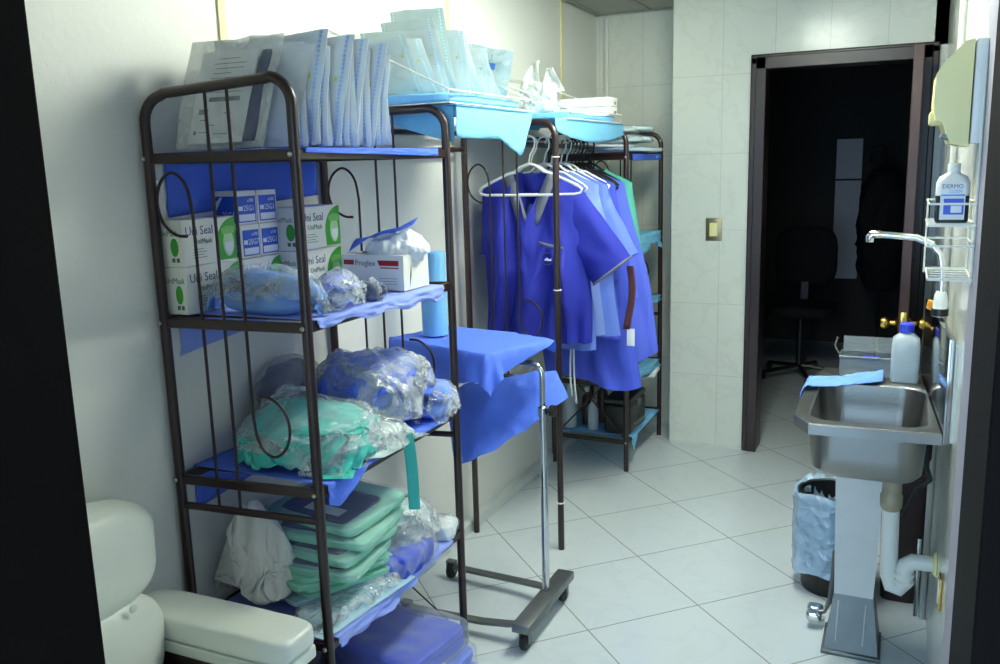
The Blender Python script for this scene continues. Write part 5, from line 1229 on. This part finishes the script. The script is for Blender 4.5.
t = thing('solution_bottle', (0.028, 2.90, RZ), 'clear square bottle of pale blue liquid with a blue cap on the sink', 'bottle')
part('bottle_body', loft([[(p[0] + 0.028, p[1] + 2.90, z) for p in rrect(w, w * 0.8, r, 0, 4)] for w, r, z in ((0.076, 0.012, RZ + 0.001), (0.08, 0.014, RZ + 0.006), (0.08, 0.014, RZ + 0.115), (0.074, 0.016, RZ + 0.135), (0.04, 0.015, RZ + 0.150), (0.032, 0.0125, RZ + 0.152), (0.032, 0.0125, RZ + 0.16))], None, True), M_pet, t, 50)
part('liquid', loft([[(p[0] + 0.028, p[1] + 2.90, z) for p in rrect(w, w * 0.8, r, 0, 4)] for w, r, z in ((0.07, 0.012, RZ + 0.004), (0.074, 0.014, RZ + 0.008), (0.074, 0.014, RZ + 0.04))], None, True), M_liquid, t, 50)
part('bottle_cap', MB().lathe([(0, RZ + 0.154), (0.021, RZ + 0.154), (0.021, RZ + 0.178), (0.018, RZ + 0.181), (0, RZ + 0.181)], (0.028, 2.90, 0), 18), M_bluecap, t, 40)
IO = (-0.085, 2.965, RZ)
t = thing('instrument_box', IO, 'clear plastic instrument box with a raised lid at the back of the sink', 'box')
M_clearbox = mat('smoky_clear_plastic', (150, 160, 165), 0.08, trans=0.6, spec=0.9)
g = MB()
for c, s_ in (((0, -0.045, 0.03), (0.15, 0.003, 0.06)), ((0, 0.045, 0.03), (0.15, 0.003, 0.06)), ((-0.075, 0, 0.03), (0.003, 0.09, 0.06)), ((0.075, 0, 0.03), (0.003, 0.09, 0.06)), ((0, 0, 0.002), (0.15, 0.09, 0.003))): g.box((IO[0] + c[0], IO[1] + c[1], IO[2] + c[2]), s_)
part('box_body', g, M_clearbox, t)
part('lid', MB().box((IO[0] + 0.004, IO[1] + 0.052, IO[2] + 0.085), (0.15, 0.003, 0.05), 0.001, 1, Matrix.Rotation(math.radians(-20), 3, 'X')), M_clearbox, t)
part('rim', MB().tube([(IO[0] - 0.077, IO[1] - 0.047, IO[2] + 0.061), (IO[0] + 0.077, IO[1] - 0.047, IO[2] + 0.061), (IO[0] + 0.077, IO[1] + 0.047, IO[2] + 0.061), (IO[0] - 0.077, IO[1] + 0.047, IO[2] + 0.061)], 0.003, 6, True), M_dullsteel, t)
part('hinge_handle', MB().tube([(IO[0] - 0.08, IO[1], IO[2] + 0.06), (IO[0] - 0.095, IO[1] + 0.01, IO[2] + 0.085), (IO[0] - 0.088, IO[1] + 0.02, IO[2] + 0.11)], 0.003, 6), M_dullsteel, t)
single('blue_clip', MB().box((-0.07, 2.965, RZ + 0.05), (0.05, 0.02, 0.012), 0.003), M_bluecap, 'small blue clip inside the clear instrument box', 'clip')
# cloth over the left rim
P0 = np.array([[(-0.155 + (u - 0.5) * 0.23, 2.80 + (v - 0.5) * 0.075 - 0.10 * (0.5 - u), RZ + 0.02 + 0.012 * math.sin(u * 9 + v * 3)) for u in np.linspace(0, 1, 30)] for v in np.linspace(0, 1, 14)])
P = []
for j, v in enumerate(np.linspace(0, 1, 14)):
    row = []
    for i, u in enumerate(np.linspace(0, 1, 30)):
        x = -0.262 + 0.232 * u; y = 2.735 + 0.145 * u ** 1.4 + (v - 0.5) * 0.11 * (1 - 0.35 * u)
        z = RZ + 0.007 + 0.013 * max(0, fold((x, y, 0.2), 13, 2, 3.0)) + 0.012 * math.sin(PI * v) * (0.5 + u * 0.5)
        k = max(0.0, (0.10 - u) / 0.10); z -= 0.055 * k; x = max(x, -0.252 - 0.006 * (1 - k))
        row.append((x, y, z))
    P.append(row)
drape('cleaning_cloth', np.array(P), mat('sky_blue_cleaning_cloth', (112, 160, 238), 0.8, bump=0.3, bscale=250), 'blue cleaning cloth laid over the left rim of the steel sink', 'cloth', None, 1, 0.003)
single('sponge', MB().prism([(0.0, 0), (0.026, -0.012), (0.026, 0.02), (0.004, 0.022)], 0.03, frame((0.075, 2.84, 1.0925), (1, 0, 0), (0, 0, 1))), M_orange, 'orange sponge wedge on top of the sink backsplash', 'sponge')

# ------------------------------------------------------------------ things on the right wall
DO = (0.092, 2.22, 1.55)
t = thing('towel_dispenser', DO, 'cream plastic dispenser with a sloped top, high on the right wall', 'dispenser')
prof = [(0.114, 1.548), (0.080, 1.557), (0.062, 1.600), (0.050, 1.606), (0.045, 1.64), (0.047, 1.70), (0.060, 1.722), (0.098, 1.762), (0.114, 1.765)]
g = MB(); g.prism([(x, z) for x, z in prof], 0.24, frame((0, 2.34, 0), (1, 0, 0), (0, 0, 1))); part('cover', g, M_cream, t, 30)
part('wall_plate', MB().box((0.1285, 2.22, 1.66), (0.023, 0.235, 0.21), 0.003), M_white, t)
part('spout', MB().box((0.052, 2.22, 1.612), (0.026, 0.09, 0.03), 0.006, 3), M_cream, t)
part('push_bar', MB().box((0.086, 2.16, 1.566), (0.05, 0.10, 0.01), 0.002, 2, Matrix.Rotation(math.radians(20), 3, 'Y')), M_greyink, t)
t = thing('wire_caddy', (0.09, 2.17, 1.25), 'white wire caddy hanging on the right wall above the sink', 'caddy')
x0, x1, y0, y1 = 0.048, 0.137, 2.08, 2.29
def ring(z, r=0.0024, dx=0.0): return MB().tube([(x0 + dx, y0, z), (x1, y0, z), (x1, y1, z), (x0 + dx, y1, z)], r, 6, True)
for z in (1.432, 1.386, 1.343): part('ring', ring(z), M_whitewire, t, 60)
for k in range(6): part('shelf_wire', MB().tube([(x0 + 0.002, y0 + 0.035 * k, 1.386), (x1, y0 + 0.035 * k, 1.386)], 0.0015, 6), M_whitewire, t)
part('ring', ring(1.272, 0.003, 0.006), M_whitewire, t, 60)
for k in range(5): part('shelf_wire', MB().tube([(x0 + 0.01, y0 + 0.02 + 0.042 * k, 1.272), (x1, y0 + 0.02 + 0.042 * k, 1.272)], 0.0017, 6), M_whitewire, t)
for y in (y0 + 0.02, y1 - 0.02): part('upright_wire', MB().tube([(x1, y, 1.26), (x1, y, 1.70)], 0.0026, 6), M_whitewire, t, 60)
part('upright_wire', MB().tube([(x0 + 0.002, y1, 1.262), (x0 + 0.002, y1, 1.434)], 0.0022, 6), M_whitewire, t, 60)
BO = (0.094, 2.16, 1.3885)
t = thing('antiseptic_bottle', BO, 'white antiseptic bottle with dark lower half and blue label in the wire caddy', 'bottle')
def bl(w, d, r, z): return [(p[0] + BO[0], p[1] + BO[1], p[2]) for p in rrect(w, d, r, z, 5)]
part('bottle_base', loft([bl(0.062, 0.042, 0.014, BO[2]), bl(0.066, 0.046, 0.016, BO[2] + 0.005), bl(0.066, 0.046, 0.016, BO[2] + 0.060)], None, True), mat('dark_antiseptic', (44, 56, 60), 0.25), t, 50)
part('bottle_body', loft([bl(0.0665, 0.0465, 0.016, BO[2] + 0.058), bl(0.0665, 0.0465, 0.016, BO[2] + 0.085), bl(0.054, 0.040, 0.016, BO[2] + 0.098), bl(0.026, 0.026, 0.0125, BO[2] + 0.106), bl(0.024, 0.024, 0.0118, BO[2] + 0.112)], None, True), M_white, t, 50)
part('bottle_cap', MB().lathe([(0.0128, BO[2] + 0.107), (0.0128, BO[2] + 0.124), (0.0115, BO[2] + 0.126), (0, BO[2] + 0.126)], (BO[0], BO[1], 0), 18), M_white, t, 40)
lab = part('label', MB().prism(rect(0.048, 0.078), 0.0004, frame((BO[0] - 0.024, BO[1] - 0.0236, BO[2] + 0.007), (1, 0, 0), (0, 0, 1))), M_paper, t)
FB = lambda x, z: frame((BO[0] + x, BO[1] - 0.0242, BO[2] + z), (1, 0, 0), (0, 0, 1))
part('blue_block', MB().prism(rect(0.039, 0.034), 0.0003, FB(-0.017, 0.018)), mat('blue_label_print', (58, 92, 214), 0.5), lab)
part('blue_stripe', MB().prism(rect(0.046, 0.0035), 0.0003, FB(-0.023, 0.0575)), mat('sky_label_print', (96, 150, 230), 0.5), lab)
part('white_block', MB().prism(rect(0.021, 0.015), 0.0003, frame((BO[0] - 0.003, BO[1] - 0.0248, BO[2] + 0.022), (1, 0, 0), (0, 0, 1))), M_whiteink, lab)
g = MB(); add_text(g, 'DERMO', 0.0125, FB(-0.0215, 0.074), 0.95); part('lettering', g, M_navyink, lab)
g = MB(); add_text(g, 'CLEEN', 0.0095, FB(-0.008, 0.0645), 0.9); part('lettering', g, mat('sky_label_print', (96, 150, 230), 0.5), lab)
t = thing('conduit', (0.05, 3.0, 1.1), 'thin grey vertical pipe on the right wall behind the caddy', 'pipe')
part('pipe_run', MB().tube([(0.128, 3.05, 0.0), (0.128, 3.05, 2.33)], 0.010, 10), mat('grey_painted_pipe', (168, 172, 166), 0.4), t, 60)
for z in (0.9, 1.5, 2.1): part('pipe_clip', MB().box((0.130, 3.05, z), (0.02, 0.034, 0.012), 0.002), M_dullsteel, t)
t = thing('wall_outlet', (0.139, 2.36, 0.43), 'small brass-edged outlet low on the right wall below the sink', 'outlet')
part('cover_plate', MB().box((0.1365, 2.36, 0.43), (0.006, 0.05, 0.085), 0.002), M_brass, t); part('socket', MB().box((0.133, 2.36, 0.43), (0.004, 0.03, 0.06), 0.002), M_white, t)
t = thing('light_switch', (-0.894, 4.628, 1.116), 'brass-framed light switch on the tiled wall left of the far door', 'switch')
part('cover_plate', MB().box((-0.894, 4.626, 1.175), (0.084, 0.008, 0.118), 0.003), mat('aged_brass', (150, 140, 108), 0.35, 0.8), t); part('rocker', MB().box((-0.894, 4.620, 1.175), (0.042, 0.008, 0.07), 0.003), M_cream, t)

# ------------------------------------------------------------------ bins
t = thing('waste_bin', (-0.17, 3.18, 0.0), 'black waste bin with a bluish liner folded over it, behind the sink pedestal', 'bin')
part('bin_body', MB().lathe([(0.10, 0.0), (0.104, 0.01), (0.122, 0.36), (0.126, 0.365), (0.119, 0.36), (0.10, 0.02), (0, 0.02)], (-0.17, 3.18, 0), 28), M_black, t, 50)
P = []
for j, v in enumerate(np.linspace(0, 1, 18)):
    row = []
    for i in range(49):
        q = 2 * PI * i / 48
        if v < 0.35: r = 0.100 + 0.018 * v / 0.35; z = 0.16 + 0.215 * v / 0.35
        else: r = 0.131 + 0.004 * math.sin(q * 7); z = 0.375 - 0.30 * (v - 0.35) / 0.65
        f = fold((math.cos(q) * 0.12, math.sin(q) * 0.12, z), 14, 2, 5.0)
        r += 0.008 * f * (1 if v >= 0.35 else 0.5) ; z += 0.015 * math.sin(q * 3 + 1) * (1 if v > 0.9 else (0.8 if 0.3 < v < 0.45 else 0.3))
        row.append((-0.17 + r * math.cos(q), 3.18 + r * math.sin(q), z))
    P.append(row)
part('bin_liner', MB().grid(np.array(P)), M_bagblue, t, 180)
t = thing('storage_tub', (0.06, 3.30, 0.0), 'dark maroon plastic tub on the floor below the sink, by the right wall', 'tub')
part('tub_body', loft([[(p[0] + 0.055, p[1] + 3.32, z) for p in rrect(w, d, 0.03, 0, 5)] for w, d, z in ((0.12, 0.36, 0.0), (0.15, 0.42, 0.46), (0.158, 0.43, 0.465), (0.158, 0.43, 0.48), (0.146, 0.41, 0.48), (0.115, 0.35, 0.02))], None, True), M_maroon, t, 40)
single('floor_bolt', MB().lathe([(0, 0), (0.012, 0), (0.012, 0.006), (0.007, 0.012), (0, 0.013)], (0.085, 2.70, 0), 12), M_brass, 'small brass bolt cap on the floor by the right wall', 'bolt')

# ------------------------------------------------------------------ dim things in the unlit room
t = thing('office_chair', (-0.62, 6.4, 0), 'dark swivel chair silhouetted in the unlit room beyond the door', 'chair')
M_sil = mat('black_upholstery', (12, 13, 19), 0.8, spec=0.2)
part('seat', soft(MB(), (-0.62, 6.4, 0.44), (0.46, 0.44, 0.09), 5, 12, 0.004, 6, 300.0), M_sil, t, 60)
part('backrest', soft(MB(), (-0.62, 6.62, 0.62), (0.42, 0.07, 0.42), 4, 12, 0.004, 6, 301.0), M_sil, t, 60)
part('column', MB().tube([(-0.62, 6.4, 0.08), (-0.62, 6.4, 0.44)], 0.025, 10), M_black, t)
part('back_bracket', MB().box((-0.62, 6.6, 0.58), (0.05, 0.02, 0.3)), M_black, t)
for k in range(5): a = 2 * PI * k / 5; part('leg', MB().tube([(-0.62, 6.4, 0.08), (-0.62 + 0.28 * math.cos(a), 6.4 + 0.28 * math.sin(a), 0.05)], 0.014, 8), M_black, t); part('caster_wheel', MB().lathe([(0, -0.012), (0.024, -0.012), (0.024, 0.012), (0, 0.012)], (-0.62 + 0.28 * math.cos(a), 6.4 + 0.28 * math.sin(a), 0.025), 12, Matrix.Rotation(PI / 2, 4, 'X')), M_black, t)
t = thing('hanging_coat', (-0.14, 7.0, 0.55), 'dark coat hanging on a stand beside the dim window', 'coat')
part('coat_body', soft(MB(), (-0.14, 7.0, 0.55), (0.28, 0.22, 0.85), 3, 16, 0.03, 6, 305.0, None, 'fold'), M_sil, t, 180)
part('coat_stand', MB().tube([(-0.14, 7.02, 0.0), (-0.14, 7.02, 1.5), (-0.16, 7.02, 1.58), (-0.22, 7.02, 1.58), (-0.24, 7.02, 1.48)], 0.014, 8), M_black, t)
t = thing('side_table', (0.28, 6.2, 0), 'dim table with a teal cover in the unlit room', 'table')
part('table_top', MB().box((0.28, 6.2, 0.86), (0.5, 0.4, 0.02), 0.003), M_dark, t); part('teal_cover', soft(MB(), (0.28, 6.2, 0.872), (0.46, 0.36, 0.05), 5, 12, 0.006, 7, 306.0), M_teal, t, 60)
for x in (0.06, 0.5):
    for y in (6.03, 6.37): part('leg', MB().tube([(x, y, 0), (x, y, 0.85)], 0.014, 8), M_black, t)
